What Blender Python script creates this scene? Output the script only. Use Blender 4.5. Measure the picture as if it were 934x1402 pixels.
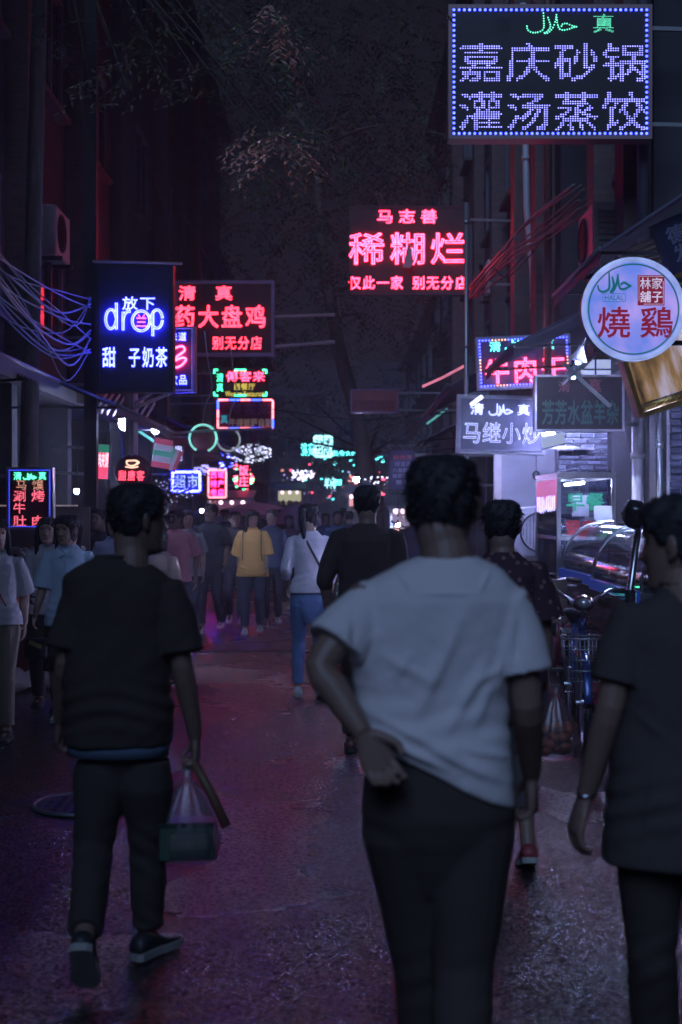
import bpy, bmesh, math, random
import numpy as np
from mathutils import Vector, Matrix, Euler, noise
random.seed(7); np.random.seed(7)
PI = math.pi
for o in list(bpy.data.objects): bpy.data.objects.remove(o)
SC = bpy.context.scene
C = SC.collection

# ------------------------------------------------------------------ camera
F = 1947.2          # focal length in photo pixels (50 mm on a 36 mm tall frame)
HOR, EYE = 700.0, 1.60
cam = bpy.data.cameras.new('camera'); cam.lens = 50; cam.sensor_fit = 'VERTICAL'; cam.sensor_height = 36; cam.sensor_width = 24
cam.clip_start = .05; cam.clip_end = 1000
cam.dof.use_dof = True; cam.dof.focus_distance = 10.5; cam.dof.aperture_fstop = 2.8
co = bpy.data.objects.new('camera', cam); C.objects.link(co)
co.location = (0, 0, EYE); co.rotation_euler = (PI/2, 0, 0); SC.camera = co

# ------------------------------------------------------------------ world, sun (faint blue city-night fill), exposure
w = bpy.data.worlds.new('World'); SC.world = w; w.use_nodes = True
bg = w.node_tree.nodes['Background']; bg.inputs[0].default_value = (.62, .64, .95, 1); bg.inputs[1].default_value = .0095
sun = bpy.data.lights.new('sun', 'SUN'); sun.energy = 1.45; sun.angle = math.radians(28); sun.color = (.36, .56, 1.0)
so = bpy.data.objects.new('sun', sun); C.objects.link(so); so.rotation_euler = (math.radians(52), 0, math.radians(-14))
SC.view_settings.view_transform = 'Standard'; SC.view_settings.look = 'None'; SC.view_settings.exposure = 0; SC.view_settings.gamma = 1
SC.render.engine = 'CYCLES'
SC.cycles.max_bounces = 6; SC.cycles.diffuse_bounces = 3; SC.cycles.glossy_bounces = 3; SC.cycles.transparent_max_bounces = 16
SC.cycles.sample_clamp_indirect = 4.0; SC.cycles.sample_clamp_direct = 0; SC.cycles.caustics_reflective = False; SC.cycles.caustics_refractive = False
SC.cycles.use_denoising = True; SC.cycles.use_light_tree = True

def at(px, py, d): return Vector(((px-467)*d/F, d, EYE+(HOR-py)*d/F))

# ------------------------------------------------------------------ materials
MATS = {}
def M(name, col=(.5,.5,.5), rough=.6, metal=0, var=.18, vs=6, bump=0, bs=80, emit=None, es=0, spec=.5, sheen=0, col2=None):
    if name in MATS: return MATS[name]
    m = bpy.data.materials.new(name); m.use_nodes = True; nt = m.node_tree; N = nt.nodes; L = nt.links
    b = N['Principled BSDF']; b.inputs['Roughness'].default_value = rough; b.inputs['Metallic'].default_value = metal
    b.inputs['Specular IOR Level'].default_value = spec
    if sheen: b.inputs['Sheen Weight'].default_value = sheen
    tc = N.new('ShaderNodeTexCoord')
    nz = N.new('ShaderNodeTexNoise'); nz.inputs['Scale'].default_value = vs; nz.inputs['Detail'].default_value = 6; L.new(tc.outputs['Object'], nz.inputs['Vector'])
    mx = N.new('ShaderNodeMix'); mx.data_type = 'RGBA'; L.new(nz.outputs['Fac'], mx.inputs['Factor'])
    c2 = col2 or tuple(c*(1+var) for c in col)
    c1 = col if col2 else tuple(c*(1-var) for c in col)
    mx.inputs[6].default_value = (*c1, 1); mx.inputs[7].default_value = (*c2, 1)
    L.new(mx.outputs[2], b.inputs['Base Color'])
    if bump:
        nb = N.new('ShaderNodeTexNoise'); nb.inputs['Scale'].default_value = bs; nb.inputs['Detail'].default_value = 4; L.new(tc.outputs['Object'], nb.inputs['Vector'])
        bp = N.new('ShaderNodeBump'); bp.inputs['Strength'].default_value = bump; bp.inputs['Distance'].default_value = .01
        L.new(nb.outputs['Fac'], bp.inputs['Height']); L.new(bp.outputs[0], b.inputs['Normal'])
    if emit:
        b.inputs['Emission Color'].default_value = (*emit, 1); b.inputs['Emission Strength'].default_value = es
    MATS[name] = m; return m
def E(name, col=(1,1,1), s=1):
    if name in MATS: return MATS[name]
    m = bpy.data.materials.new(name); m.use_nodes = True; nt = m.node_tree; N = nt.nodes; L = nt.links
    b = N['Principled BSDF']; b.inputs['Base Color'].default_value = (.3,.3,.3,1); b.inputs['Roughness'].default_value = .3
    tc = N.new('ShaderNodeTexCoord'); nz = N.new('ShaderNodeTexNoise'); nz.inputs['Scale'].default_value = 9; L.new(tc.outputs['Object'], nz.inputs['Vector'])
    mr = N.new('ShaderNodeMapRange'); mr.inputs[1].default_value = .3; mr.inputs[2].default_value = .7; mr.inputs[3].default_value = .7*s; mr.inputs[4].default_value = 1.25*s
    L.new(nz.outputs['Fac'], mr.inputs[0]); L.new(mr.outputs[0], b.inputs['Emission Strength'])
    b.inputs['Emission Color'].default_value = (*col, 1); MATS[name] = m; return m
def glass(name, tint=(.8,.86,.95), fres=1.0, rough=.04, milk=0):
    if name in MATS: return MATS[name]
    m = bpy.data.materials.new(name); m.use_nodes = True; nt = m.node_tree; N = nt.nodes; L = nt.links
    N.remove(N['Principled BSDF']); out = N['Material Output']
    t = N.new('ShaderNodeBsdfTransparent'); t.inputs[0].default_value = (*tint, 1)
    g = N.new('ShaderNodeBsdfGlossy'); g.inputs['Roughness'].default_value = rough; g.inputs[0].default_value = (1,1,1,1)
    f = N.new('ShaderNodeFresnel'); f.inputs[0].default_value = 1.5
    ml = N.new('ShaderNodeMath'); ml.operation = 'MULTIPLY_ADD'; ml.inputs[1].default_value = fres; ml.inputs[2].default_value = .03; ml.use_clamp = True
    mx = N.new('ShaderNodeMixShader'); L.new(f.outputs[0], ml.inputs[0]); L.new(ml.outputs[0], mx.inputs[0]); L.new(t.outputs[0], mx.inputs[1]); L.new(g.outputs[0], mx.inputs[2]); L.new(mx.outputs[0], out.inputs[0])
    if milk:
        df = N.new('ShaderNodeBsdfDiffuse'); df.inputs[0].default_value = (.75,.70,.75,1); tr_ = N.new('ShaderNodeBsdfTranslucent'); tr_.inputs[0].default_value = (.75,.65,.7,1)
        m1 = N.new('ShaderNodeMixShader'); L.new(df.outputs[0], m1.inputs[1]); L.new(tr_.outputs[0], m1.inputs[2]); m2 = N.new('ShaderNodeMixShader'); m2.inputs[0].default_value = milk
        L.new(mx.outputs[0], m2.inputs[1]); L.new(m1.outputs[0], m2.inputs[2]); L.new(m2.outputs[0], out.inputs[0])
    MATS[name] = m; return m

# ------------------------------------------------------------------ mesh collecting
class MB:
    def __init__(s): s.v = []; s.f = []; s.mi = []; s.cur = 0
    def add(s, vs, fs):
        k = len(s.v); s.v += [tuple(v) for v in vs]; s.f += [tuple(i+k for i in f) for f in fs]; s.mi += [s.cur]*len(fs); return s
    def box(s, c, d, rot=None, bev=0):
        x, y, z = d[0]/2, d[1]/2, d[2]/2
        if bev:
            b = min(bev, x*.45, y*.45, z*.45); vs = []
            for sx in (-1,1):
                for sy in (-1,1):
                    for sz in (-1,1):
                        vs += [(sx*x, sy*(y-b), sz*(z-b)), (sx*(x-b), sy*y, sz*(z-b)), (sx*(x-b), sy*(y-b), sz*z)]
            bm = bmesh.new()
            for v in vs: bm.verts.new(v)
            bmesh.ops.convex_hull(bm, input=bm.verts[:]); bm.verts.index_update()
            V = [v.co.copy() for v in bm.verts]; Fc = [[v.index for v in f.verts] for f in bm.faces]; bm.free()
        else:
            V = [Vector((a*x, b*y, c_*z)) for a in (-1,1) for b in (-1,1) for c_ in (-1,1)]
            Fc = [(0,1,3,2),(4,6,7,5),(0,4,5,1),(2,3,7,6),(0,2,6,4),(1,5,7,3)]
        if rot: R = Euler(rot).to_matrix(); V = [R @ v for v in V]
        c = Vector(c); return s.add([v+c for v in V], Fc)
    def bar(s, a, b, w_, h=None, up=(0,0,1)):
        a, b = Vector(a), Vector(b); h = h or w_; t = (b-a).normalized(); u = Vector(up)
        if abs(t.dot(u)) > .98: u = Vector((1,0,0))
        sd = t.cross(u).normalized(); u = sd.cross(t)
        V = [p + sd*i*w_/2 + u*j*h/2 for p in (a,b) for i, j in ((-1,-1),(1,-1),(1,1),(-1,1))]
        return s.add(V, [(0,3,2,1),(4,5,6,7),(0,1,5,4),(1,2,6,5),(2,3,7,6),(3,0,4,7)])
    def tube(s, pts, r, n=8, smooth=0, hint=None, ry=None):
        P = [Vector(p) for p in pts]; R = list(r) if hasattr(r, '__len__') else [r]*len(P)
        RY = list(ry) if hasattr(ry, '__len__') else ([ry]*len(P) if ry else R)
        if smooth: P, R, RY = crom(P, R, RY, smooth)
        m = len(P); V = []
        side = None
        for i in range(m):
            t = (P[min(i+1,m-1)]-P[max(i-1,0)]).normalized()
            if side is None:
                h = Vector(hint) if hint else (Vector((0,1,0)) if abs(t.y) < .9 else Vector((1,0,0)))
                side = (h - t*h.dot(t)).normalized().cross(t).normalized()
            side = (side - t*side.dot(t)).normalized(); o2 = t.cross(side)
            for k in range(n):
                a = 2*PI*k/n; V.append(P[i] + side*math.cos(a)*R[i] + o2*math.sin(a)*RY[i])
        Fc = [(i*n+k, i*n+(k+1) % n, (i+1)*n+(k+1) % n, (i+1)*n+k) for i in range(m-1) for k in range(n)]
        Fc.append(tuple(reversed(range(n)))); Fc.append(tuple(range((m-1)*n, m*n)))
        return s.add(V, Fc)
    def ell(s, c, r, n=12, m=8, rot=None):
        V = []; R = Euler(rot).to_matrix() if rot else Matrix.Identity(3)
        for i in range(1, m):
            for k in range(n):
                a, b = PI*i/m, 2*PI*k/n; V.append(Vector(c)+R @ Vector((r[0]*math.sin(a)*math.cos(b), r[1]*math.sin(a)*math.sin(b), r[2]*math.cos(a))))
        V += [Vector(c)+R @ Vector((0,0,r[2])), Vector(c)-R @ Vector((0,0,r[2]))]; q = n*(m-1)
        Fc = [((i)*n+k, (i+1)*n+k, (i+1)*n+(k+1) % n, i*n+(k+1) % n) for i in range(m-2) for k in range(n)]
        Fc += [(q, k, (k+1) % n) for k in range(n)] + [(q+1, (m-2)*n+(k+1) % n, (m-2)*n+k) for k in range(n)]
        return s.add(V, Fc)
    def rings(s, rs, n=28, cap=True):
        """rs: (cx,cy,cz,rx,ry[,tilt[,exp]]) horizontal rings bottom to top"""
        V = []
        for r in rs:
            cx, cy, cz, rx, ry = r[:5]; tl = r[5] if len(r) > 5 else 0; ex = r[6] if len(r) > 6 else 2.3
            for k in range(n):
                a = 2*PI*k/n; ca, sa = math.cos(a), math.sin(a)
                x = rx*math.copysign(abs(ca)**(2/ex), ca); y = ry*math.copysign(abs(sa)**(2/ex), sa)
                V.append((cx+x, cy+y, cz+tl*x))
        m = len(rs)
        Fc = [(i*n+k, i*n+(k+1) % n, (i+1)*n+(k+1) % n, (i+1)*n+k) for i in range(m-1) for k in range(n)]
        if cap: Fc.append(tuple(reversed(range(n)))); Fc.append(tuple(range((m-1)*n, m*n)))
        return s.add(V, Fc)
    def mesh(s, name, smooth=False):
        me = bpy.data.meshes.new(name); me.from_pydata(s.v, [], s.f)
        if any(s.mi): me.polygons.foreach_set('material_index', s.mi)
        if smooth: me.polygons.foreach_set('use_smooth', [True]*len(s.f))
        me.update(); return me
    def obj(s, name, m, parent=None, smooth=False, **props):
        return link(name, s.mesh(name, smooth), m, parent, **props)

def crom(P, R, RY, k):
    P2, R2, Y2 = [], [], []; n = len(P)
    for i in range(n-1):
        p0, p1, p2, p3 = P[max(i-1,0)], P[i], P[i+1], P[min(i+2,n-1)]
        for j in range(k):
            t = j/k; t2, t3 = t*t, t*t*t
            P2.append(.5*((2*p1)+(-p0+p2)*t+(2*p0-5*p1+4*p2-p3)*t2+(-p0+3*p1-3*p2+p3)*t3))
            R2.append(R[i]+(R[i+1]-R[i])*t); Y2.append(RY[i]+(RY[i+1]-RY[i])*t)
    P2.append(P[-1]); R2.append(R[-1]); Y2.append(RY[-1]); return P2, R2, Y2
def link(name, me, m, parent=None, **props):
    o = bpy.data.objects.new(name, me)
    ms = m if isinstance(m, (list, tuple)) else [m]
    if len(me.materials) == 0:
        for x in ms: me.materials.append(x)
    C.objects.link(o)
    if parent: o.parent = parent
    for k, v in props.items(): o[k] = v
    return o
def thing(name, label, cat, loc=(0,0,0), rot=(0,0,0), group=None, scale=1):
    o = bpy.data.objects.new(name, None); C.objects.link(o); o.empty_display_size = .1
    o.location = loc; o.rotation_euler = rot; o.scale = (scale,)*3; o['label'] = label; o['category'] = cat
    if group: o['group'] = group
    return o
def tag(o, label, cat, group=None):
    o['label'] = label; o['category'] = cat
    if group: o['group'] = group
    return o
def dup(o, loc=None, rot=None, label=None, parent=None, scale=None):
    c = o.copy(); C.objects.link(c)
    if parent: c.parent = parent
    if loc is not None: c.location = loc
    if rot is not None: c.rotation_euler = rot
    if scale: c.scale = scale
    if label: c['label'] = label
    for ch in [x for x in KIDS.get(o.name, [])] : pass
    for ch in list(o.children): dup(ch, parent=c)
    return c
KIDS = {}

# ------------------------------------------------------------------ voxel union of closed shapes
WORK = bpy.data.scenes.new('work')
def remesh(mb, voxel, smooth=2):
    me = mb.mesh('tmp'); o = bpy.data.objects.new('tmp', me); WORK.collection.objects.link(o)
    r = o.modifiers.new('r', 'REMESH'); r.mode = 'VOXEL'; r.voxel_size = voxel; r.use_smooth_shade = True
    if smooth:
        s_ = o.modifiers.new('s', 'SMOOTH'); s_.iterations = smooth; s_.factor = .5
    vl = WORK.view_layers[0]; vl.update(); dg = vl.depsgraph
    out = bpy.data.meshes.new_from_object(o.evaluated_get(dg)); bpy.data.objects.remove(o); bpy.data.meshes.remove(me)
    out.materials.clear(); out.polygons.foreach_set('use_smooth', [True]*len(out.polygons)); return out
def displace(me, fn):
    n = len(me.vertices); co_ = np.empty(n*3); me.vertices.foreach_get('co', co_); co_ = co_.reshape(-1,3)
    nr = np.empty(n*3); me.vertices.foreach_get('normal', nr); nr = nr.reshape(-1,3)
    d = fn(co_, nr); me.vertices.foreach_set('co', (co_+nr*d[:,None]).ravel()); me.update()
def fbm(co_, sx, sy, sz, seed=0):
    """cheap smooth value noise from summed sines, vectorised"""
    rs = np.random.RandomState(seed); out = np.zeros(len(co_)); amp = 1
    for o_ in range(4):
        for j in range(4):
            k = rs.normal(size=3)*np.array([sx, sy, sz])*(1.8**o_)
            out += amp*np.sin(co_ @ k + rs.rand()*6.28 + 1.3*np.sin(co_ @ (k[[1,2,0]]*.7)+rs.rand()*6))/4
        amp *= .6
    return out
# ================================================================== PEOPLE
HEAD = [(-.116,.058,.015,.020),(-.110,.076,-.005,.036),(-.098,.084,-.028,.047),(-.082,.084,-.046,.054),(-.065,.083,-.058,.060),(-.045,.083,-.070,.066),
        (-.02,.083,-.083,.070),(0,.084,-.091,.073),(.02,.087,-.096,.075),(.04,.090,-.098,.0765),(.06,.088,-.096,.076),(.08,.079,-.087,.071),(.095,.063,-.072,.059),
        (.107,.041,-.050,.041),(.114,.018,-.026,.020),(.116,.004,-.010,.006)]
HZ = np.array(HEAD)
def sm(x, a, b):
    t = np.clip((x-a)/(b-a), 0, 1); return t*t*(3-2*t)
def head_surface(z, phi, off=0.0, face=True):
    """point of the head for height z and angle phi (0 = face, pi = nape), x right, y forward"""
    f = np.interp(z, HZ[:,0], HZ[:,1]); b = np.interp(z, HZ[:,0], HZ[:,2]); w_ = np.interp(z, HZ[:,0], HZ[:,3])
    cy = (f+b)/2; ry = (f-b)/2
    ex = 2/2.25
    s_, c_ = np.sin(phi), np.cos(phi)
    x = (w_+off)*np.sign(s_)*np.abs(s_)**ex; y = cy+(ry+off)*np.sign(c_)*np.abs(c_)**ex
    if face:
        fr = (c_ > 0)*1.0; G = lambda x0, z0, sx, sz: np.exp(-((np.abs(x)-x0)/sx)**2-((z-z0)/sz)**2)*fr
        nose = np.where(z > -.030, np.clip((.028-z)/.058, 0, 1), np.clip((z+.044)/.014, 0, 1))*np.clip((.03-z)*60, 0, 1)
        y = y + .026*nose*np.exp(-(x/(.010+.006*nose))**2)*fr + .007*G(.013,-.034,.006,.007)
        y = y - .012*G(.031,.010,.015,.012) + .005*G(.028,.031,.02,.007) + .007*G(0,-.055,.021,.0045) + .007*G(0,-.067,.018,.005) - .004*G(0,-.061,.023,.0022)
        y = y + .006*G(0,-.100,.018,.012) + .005*G(.042,-.018,.018,.02) - .004*G(0,-.082,.02,.006)
    return x, y
def head_mesh(mb, T, n=48, m=44):
    zs = -.116+.232*(.5-.5*np.cos(np.linspace(.03, PI-.03, m))); V = []
    for z in zs:
        x, y = head_surface(np.full(n, z), np.linspace(0, 2*PI, n, endpoint=False))
        V += [T @ Vector((a, b, z)) for a, b in zip(x, y)]
    Fc = [(i*n+k, (i+1)*n+k, (i+1)*n+(k+1) % n, i*n+(k+1) % n) for i in range(m-1) for k in range(n)]
    Fc.append(tuple(range(n))); Fc.append(tuple(reversed(range((m-1)*n, m*n)))); mb.add(V, Fc)
    for s_ in (-1, 1):      # ears
        q = MB(); q.ell((s_*.079, -.006, -.002), (.008, .018, .031), 12, 10, rot=(-.18, 0, s_*.45))
        q.ell((s_*.075, -.002, -.027), (.008, .009, .011), 8, 6)
        mb.add([T @ Vector(v) for v in q.v], q.f)
def hair_mesh(T, style, seed=0, thick=.012):
    """closed cap: above the skin where hair grows, below it elsewhere; longer styles hang behind"""
    n, m = 64, 50; V = []; rs = np.random.RandomState(seed)
    zs = -.112+.226*(.5-.5*np.cos(np.linspace(.05, PI-.02, m)))
    ph = np.linspace(0, 2*PI, n, endpoint=False); pd = np.degrees(np.abs((ph+PI) % (2*PI)-PI))
    short = style in ('short', 'crop')
    zl = np.interp(pd, [0,30,50,62,75,92,102,125,180], [.066,.064,.05,.028,.0,-.006,-.03,-.062,-.072] if short else [.060,.052,.028,-.02,-.07,-.08,-.09,-.10,-.10])
    for z in zs:
        mk = sm(z-zl, -.006, .008)
        th = thick*(1 if style != 'crop' else .6)*(.8+.6*sm(np.full(n, z), .02, .1))
        nz = .0035*np.sin(ph*9+z*60+rs.rand()*.4)+.003*rs.randn(n)*(.5 if short else .3)
        off = -.008+(th*.8+.008+nz)*mk
        x, y = head_surface(np.full(n, z), ph, off, face=False)
        V += [T @ Vector((a, b, z+ (0.008 if z > .09 else 0))) for a, b in zip(x, y)]
    top = len(V)
    Fc = [(i*n+k, (i+1)*n+k, (i+1)*n+(k+1) % n, i*n+(k+1) % n) for i in range(m-1) for k in range(n)]
    Fc.append(tuple(range(n))); Fc.append(tuple(reversed(range((m-1)*n, m*n))))
    mb = MB(); mb.add(V, Fc); R = random.Random(seed)
    if style == 'long':
        q = MB(); q.rings([(0,-.07,-.36,.075,.018),(0,-.075,-.28,.10,.03),(0,-.065,-.18,.105,.045),(0,-.045,-.08,.098,.06),(0,-.03,0,.09,.075),(0,-.02,.05,.082,.08)], 24)
        mb.add([T @ Vector(v) for v in q.v], q.f)
        for s_ in (-1, 1):
            q = MB(); q.tube([(s_*.07,.03,.05),(s_*.085,.035,-.03),(s_*.09,.03,-.14),(s_*.095,.035,-.27)], [.02,.022,.02,.006], 8, 3); mb.add([T @ Vector(v) for v in q.v], q.f)
    if style == 'ponytail':
        q = MB(); q.tube([(0,-.095,.06),(0,-.135,.055),(0,-.15,-.02),(.005,-.135,-.12),(.01,-.12,-.22)], [.02,.028,.034,.027,.008], 10, 4); mb.add([T @ Vector(v) for v in q.v], q.f)
    if style == 'bun':
        q = MB(); q.ell((0,-.11,.05), (.04,.035,.035)); mb.add([T @ Vector(v) for v in q.v], q.f)
    if style in ('bob',):
        q = MB(); q.rings([(0,-.045,-.135,.045,.03),(0,-.03,-.105,.078,.062),(0,-.02,-.03,.088,.08),(0,-.015,.04,.084,.084)], 24); mb.add([T @ Vector(v) for v in q.v], q.f)
    # locks that break the outline
    for i in range(260 if short else 200):
        a = R.uniform(0, 2*PI); z = R.uniform(-.06, .115); zz = np.interp(math.degrees(abs((a+PI) % (2*PI)-PI)), [0,50,75,100,180], [.062,.05,.01,-.02,-.062])
        if z < zz: continue
        x, y = head_surface(np.array([z]), np.array([a]), thick*.7, False); p = Vector((x[0], y[0], z+.004)); nn = Vector((p.x, p.y, max(p.z,0)*1.2)).normalized()
        dn = Vector((R.uniform(-.5,.5), R.uniform(-.6,.6), R.uniform(-1.2,.3))); tn = (dn-nn*dn.dot(nn)).normalized()
        ln = R.uniform(.012,.03); wv = nn.cross(tn)*R.uniform(.002,.004); q = p+tn*ln+nn*R.uniform(.002,.009)
        mb.add([T @ (p-wv-nn*.004), T @ (p+wv-nn*.004), T @ (p+nn*.005), T @ q], [(0,1,3),(1,2,3),(2,0,3),(0,2,1)])
    return mb
def hand(mb, w_, d, pn, th, curl=.5, spread=.12, s=1.0):
    """wrist point, direction of the palm, palm-facing normal, direction of the thumb side, curl in radians per joint"""
    d = d.normalized(); pn = (pn-d*pn.dot(d)).normalized(); sd = d.cross(pn).normalized()
    if sd.dot(th) < 0: sd = -sd
    P = lambda a, b, c: w_+d*a*s+sd*b*s+pn*c*s
    n = 10
    mb.tube([P(-.02,0,0), P(.01,0,0), P(.04,.002,.0), P(.075,.0,.0), P(.092,-.001,.002)], [.020*s,.025*s,.037*s,.041*s,.036*s], n, 2, hint=pn, ry=[.018*s,.017*s,.016*s,.014*s,.011*s])
    for i, (off, ln) in enumerate([(.030,.070),(.010,.080),(-.010,.074),(-.029,.060)]):
        a = curl*(1+.12*i)*.7; p = P(.086-.004*abs(off)*50*.3, off, .001); fd = (d+sd*off*spread*18).normalized(); pts = [p-fd*.012*s, p]; r = [.0085*s,.009*s]
        for j, (seg, rr) in enumerate([(.46,.0085),(.30,.0078),(.24,.0066)]):
            v = fd*math.cos(a)+pn*math.sin(a); p = p+v*ln*seg*s; pts.append(p); r.append(rr*s); a += curl*(1.0+.1*i)
        mb.tube(pts, r, 8, 2)
    mb.tube([P(.012,.020,.004), P(.035,.042,.012), P(.058,.056,.02+.012*curl), P(.080,.058-.012*curl,.026+.026*curl)], [.014*s,.012*s,.0098*s,.0072*s], 8, 2)

BASE = dict(head=(0,.025,1.598), neck=(0,-.012,1.455), shoL=(-.178,-.01,1.405), elbL=(-.222,-.035,1.125), wriL=(-.228,.04,.885),
            hipL=(-.088,0,.90), kneL=(-.095,.03,.49), ankL=(-.10,-.015,.085))
def walk_pose(st=.22, arm=.12, fem=False, lead='L'):
    J = {k: Vector(v) for k, v in BASE.items()}
    for k in ('sho','elb','wri','hip','kne','ank'):
        v = J[k+'L']; J[k+'R'] = Vector((-v.x, v.y, v.z))
    if fem:
        for k in ('sho','elb','wri'):
            for s_ in 'LR': J[k+s_].x *= .86
    o = 'R' if lead == 'L' else 'L'
    J['kne'+lead] += Vector((0,st*.55,.015)); J['ank'+lead] += Vector((0,st*.9,.01)); J['kne'+o] += Vector((0,-st*.05+.04,0)); J['ank'+o] += Vector((0,-st*.95,.035))
    J['elb'+lead] += Vector((0,-arm*.6,.01)); J['wri'+lead] += Vector((0,-arm*1.0,.01)); J['elb'+o] += Vector((0,arm*.4,.0)); J['wri'+o] += Vector((0,arm*1.3,.04))
    return J
def shoe(parent, ank, yaw, pitch, m_up, m_sole, s=1.0, side=1):
    """heel at the back, toe in front; ank is the ankle joint, .085 above the sole"""
    T = Matrix.Translation(ank) @ Matrix.Rotation(yaw, 4, 'Z') @ Matrix.Rotation(pitch, 4, 'X')
    q = MB(); prof = [(-.075,.026,-.025),(-.06,.036,-.005),(-.02,.037,.012),(.03,.038,.0),(.08,.043,-.028),(.13,.046,-.042),(.165,.038,-.05),(.185,.018,-.06)]
    V = []
    for y, wd, zt in prof:
        for a in range(10):
            t = 2*PI*a/10; x = wd*s*math.cos(t); z = -.07+(zt+.07)*(.5+.5*math.sin(t)) if math.sin(t) > 0 else -.07+ (zt+.07)*.5*(1+math.sin(t))*1.0
            V.append(T @ Vector((x, y*s, z*s)))
    n = 10; m = len(prof); Fc = [(i*n+(k+1) % n, i*n+k, (i+1)*n+k, (i+1)*n+(k+1) % n) for i in range(m-1) for k in range(n)]+[tuple(range(n)), tuple(reversed(range((m-1)*n, m*n)))]
    q.add(V, Fc); up = q.obj('shoe', m_up, parent, True)
    q = MB(); out = [(-.082,.02),(-.07,.036),(-.02,.036),(.04,.038),(.09,.046),(.14,.048),(.175,.036),(.192,.014)]
    loop = [(wd, y) for y, wd in out]+[(-wd, y) for y, wd in reversed(out)]; k = len(loop)
    V = [T @ Vector((x*s, y*s, -.086*s)) for x, y in loop]+[T @ Vector((x*s*1.02, y*s, -.060*s)) for x, y in loop]
    q.add(V, [tuple(reversed(range(k))), tuple(range(k, 2*k))]+[(i, (i+1) % k, (i+1) % k+k, i+k) for i in range(k)]); q.obj('sole', m_sole, up)
def person(label, loc, rz, J, skin, shirt, pants, hairm, shoes=(None,None), H=1.72, group=None, vox=.012, hair='short', head_yaw=0, head_pitch=0, head_roll=0, hs=1.0, loose=0.0,
           sleeve=.62, long_sleeve=False, torso=None, hem=.86, skirt=None, waist=1.03, handL=None, handR=None, fem=False, folds=None, eyes=True, foot=((0,0),(0,0)), fat=1.0, pfat=1.0, legcut=0, wr=.004, seed=1, collar=True, face_m=None, shoulders=1.0):
    s = H/1.72; root = thing('person', label, 'person', loc, (0,0,rz), group, s)
    J = {k: Vector(v) for k, v in J.items()}
    hT = Matrix.Translation(J['head']) @ Matrix.Rotation(-head_yaw, 4, 'Z') @ Matrix.Rotation(head_pitch, 4, 'X') @ Matrix.Rotation(head_roll, 4, 'Y') @ Matrix.Scale(hs, 4)
    # ---- body
    b = MB(); head_mesh(b, hT)
    nk = J['neck']; hb = hT @ Vector((0,-.03,-.06)); hipc = (J['hipL']+J['hipR'])/2
    b.tube([nk+Vector((0,0,-.10)), nk, (nk+hb)/2+Vector((0,.004,0)), hb, hT @ Vector((0,-.02,-.01))], [.075*fat,.060*hs,.055*hs,.056*hs,.05*hs], 16, 3)
    sw = abs(J['shoR'].x-J['shoL'].x)/2; sc = (J['shoL']+J['shoR'])/2
    if torso is None:
        w0 = (.168 if fem else .172)*fat; ld = loose; cx = lambda t: hipc.x*(1-t)+sc.x*t; cy = lambda t: hipc.y*(1-t)+sc.y*t
        wa = .128 if fem else .158
        torso = [(cx(-.1), cy(0)-.002, hem, w0+.012+ld*1.3, .118*fat+ld),
                 (cx(.1), cy(.1), hem+.06, w0+.006+ld*1.2, .116*fat+ld), (cx(.4), cy(.4), 1.10, wa*fat+ld*1.1, .102*fat+ld), (cx(.6), cy(.6), 1.20, (wa+.012)*fat+ld, .108*fat+ld*.8),
                 (cx(.8), cy(.8), 1.29, sw-.005+ld*.3, .116*fat+ld*.5), (sc.x, sc.y-.004, 1.37, sw+.005, .108*fat), (sc.x, sc.y-.008, 1.415, sw-.015, .088), (sc.x, sc.y-.01, 1.443, sw*.66, .072),
                 (nk.x, nk.y, 1.465, .082*hs, .066), (nk.x, nk.y+.003, 1.478, .066*hs, .060)]
    if skirt: torso = [(hipc.x, hipc.y, z, rx, ry) for z, rx, ry in skirt]+torso[1:]
    b.rings([(r[0], r[1], r[2], r[3]*.86, r[4]*.82, *(r[5:])) for r in torso if r[2] < 1.45], 24)
    for S in 'LR':
        sh, el, wr_ = J['sho'+S], J['elb'+S], J['wri'+S]
        b.tube([sh, sh.lerp(el,.25), sh.lerp(el,.6), el, el.lerp(wr_,.3), el.lerp(wr_,.7), wr_], [.045*fat,.046*fat,.042*fat,.037,.038,.031,.024], 12, 2)
        hd = (handL if S == 'L' else handR) or {}
        d = hd.get('d', (wr_-el).normalized()+Vector((0,.1,-.2))); pn = hd.get('pn', Vector((1 if S == 'L' else -1,0,0))); thd = hd.get('th', Vector((0,1,.1)))
        hand(b, wr_, Vector(d), Vector(pn), Vector(thd), hd.get('curl', .35), hd.get('spread', .1), hd.get('s', 1.0)*(.92 if fem else 1))
        hi, kn, an = J['hip'+S], J['kne'+S], J['ank'+S]
        b.tube([hi, hi.lerp(kn,.5), kn, kn.lerp(an,.3), kn.lerp(an,.75), an, an+Vector((0,.01,-.03))], [.078,.068,.052,.052,.038,.034,.034], 12, 2)
        b.tube([an+Vector((0,-.02,-.03)), an+Vector((0,.05,-.045)), an+Vector((0,.12,-.055))], [.03,.03,.02], 10, 2)
    me = remesh(b, vox*.62 if vox < .01 else vox*.75, 1); body = link('body', me, skin, root)
    # ---- face
    if eyes:
        for sx in (-1,1):
            q = MB(); q.ell((0,0,0), (.013,.005,.0055), 10, 6); xx, yy = head_surface(np.array([.010]), np.array([math.asin(min(1,.031/.073))])); fy = .071
            q.v = [tuple(hT @ (Vector(v)+Vector((sx*.031, fy, .011)))) for v in q.v]; q.obj('eye', MATS['eye_dark'], root, True)
            q = MB(); q.tube([(sx*.016,.084,.030),(sx*.030,.083,.035),(sx*.045,.072,.031)], [.002,.003,.0015], 6, 2); q.v = [tuple(hT @ Vector(v)) for v in q.v]; q.obj('eyebrow', hairm, root, True)
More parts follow.
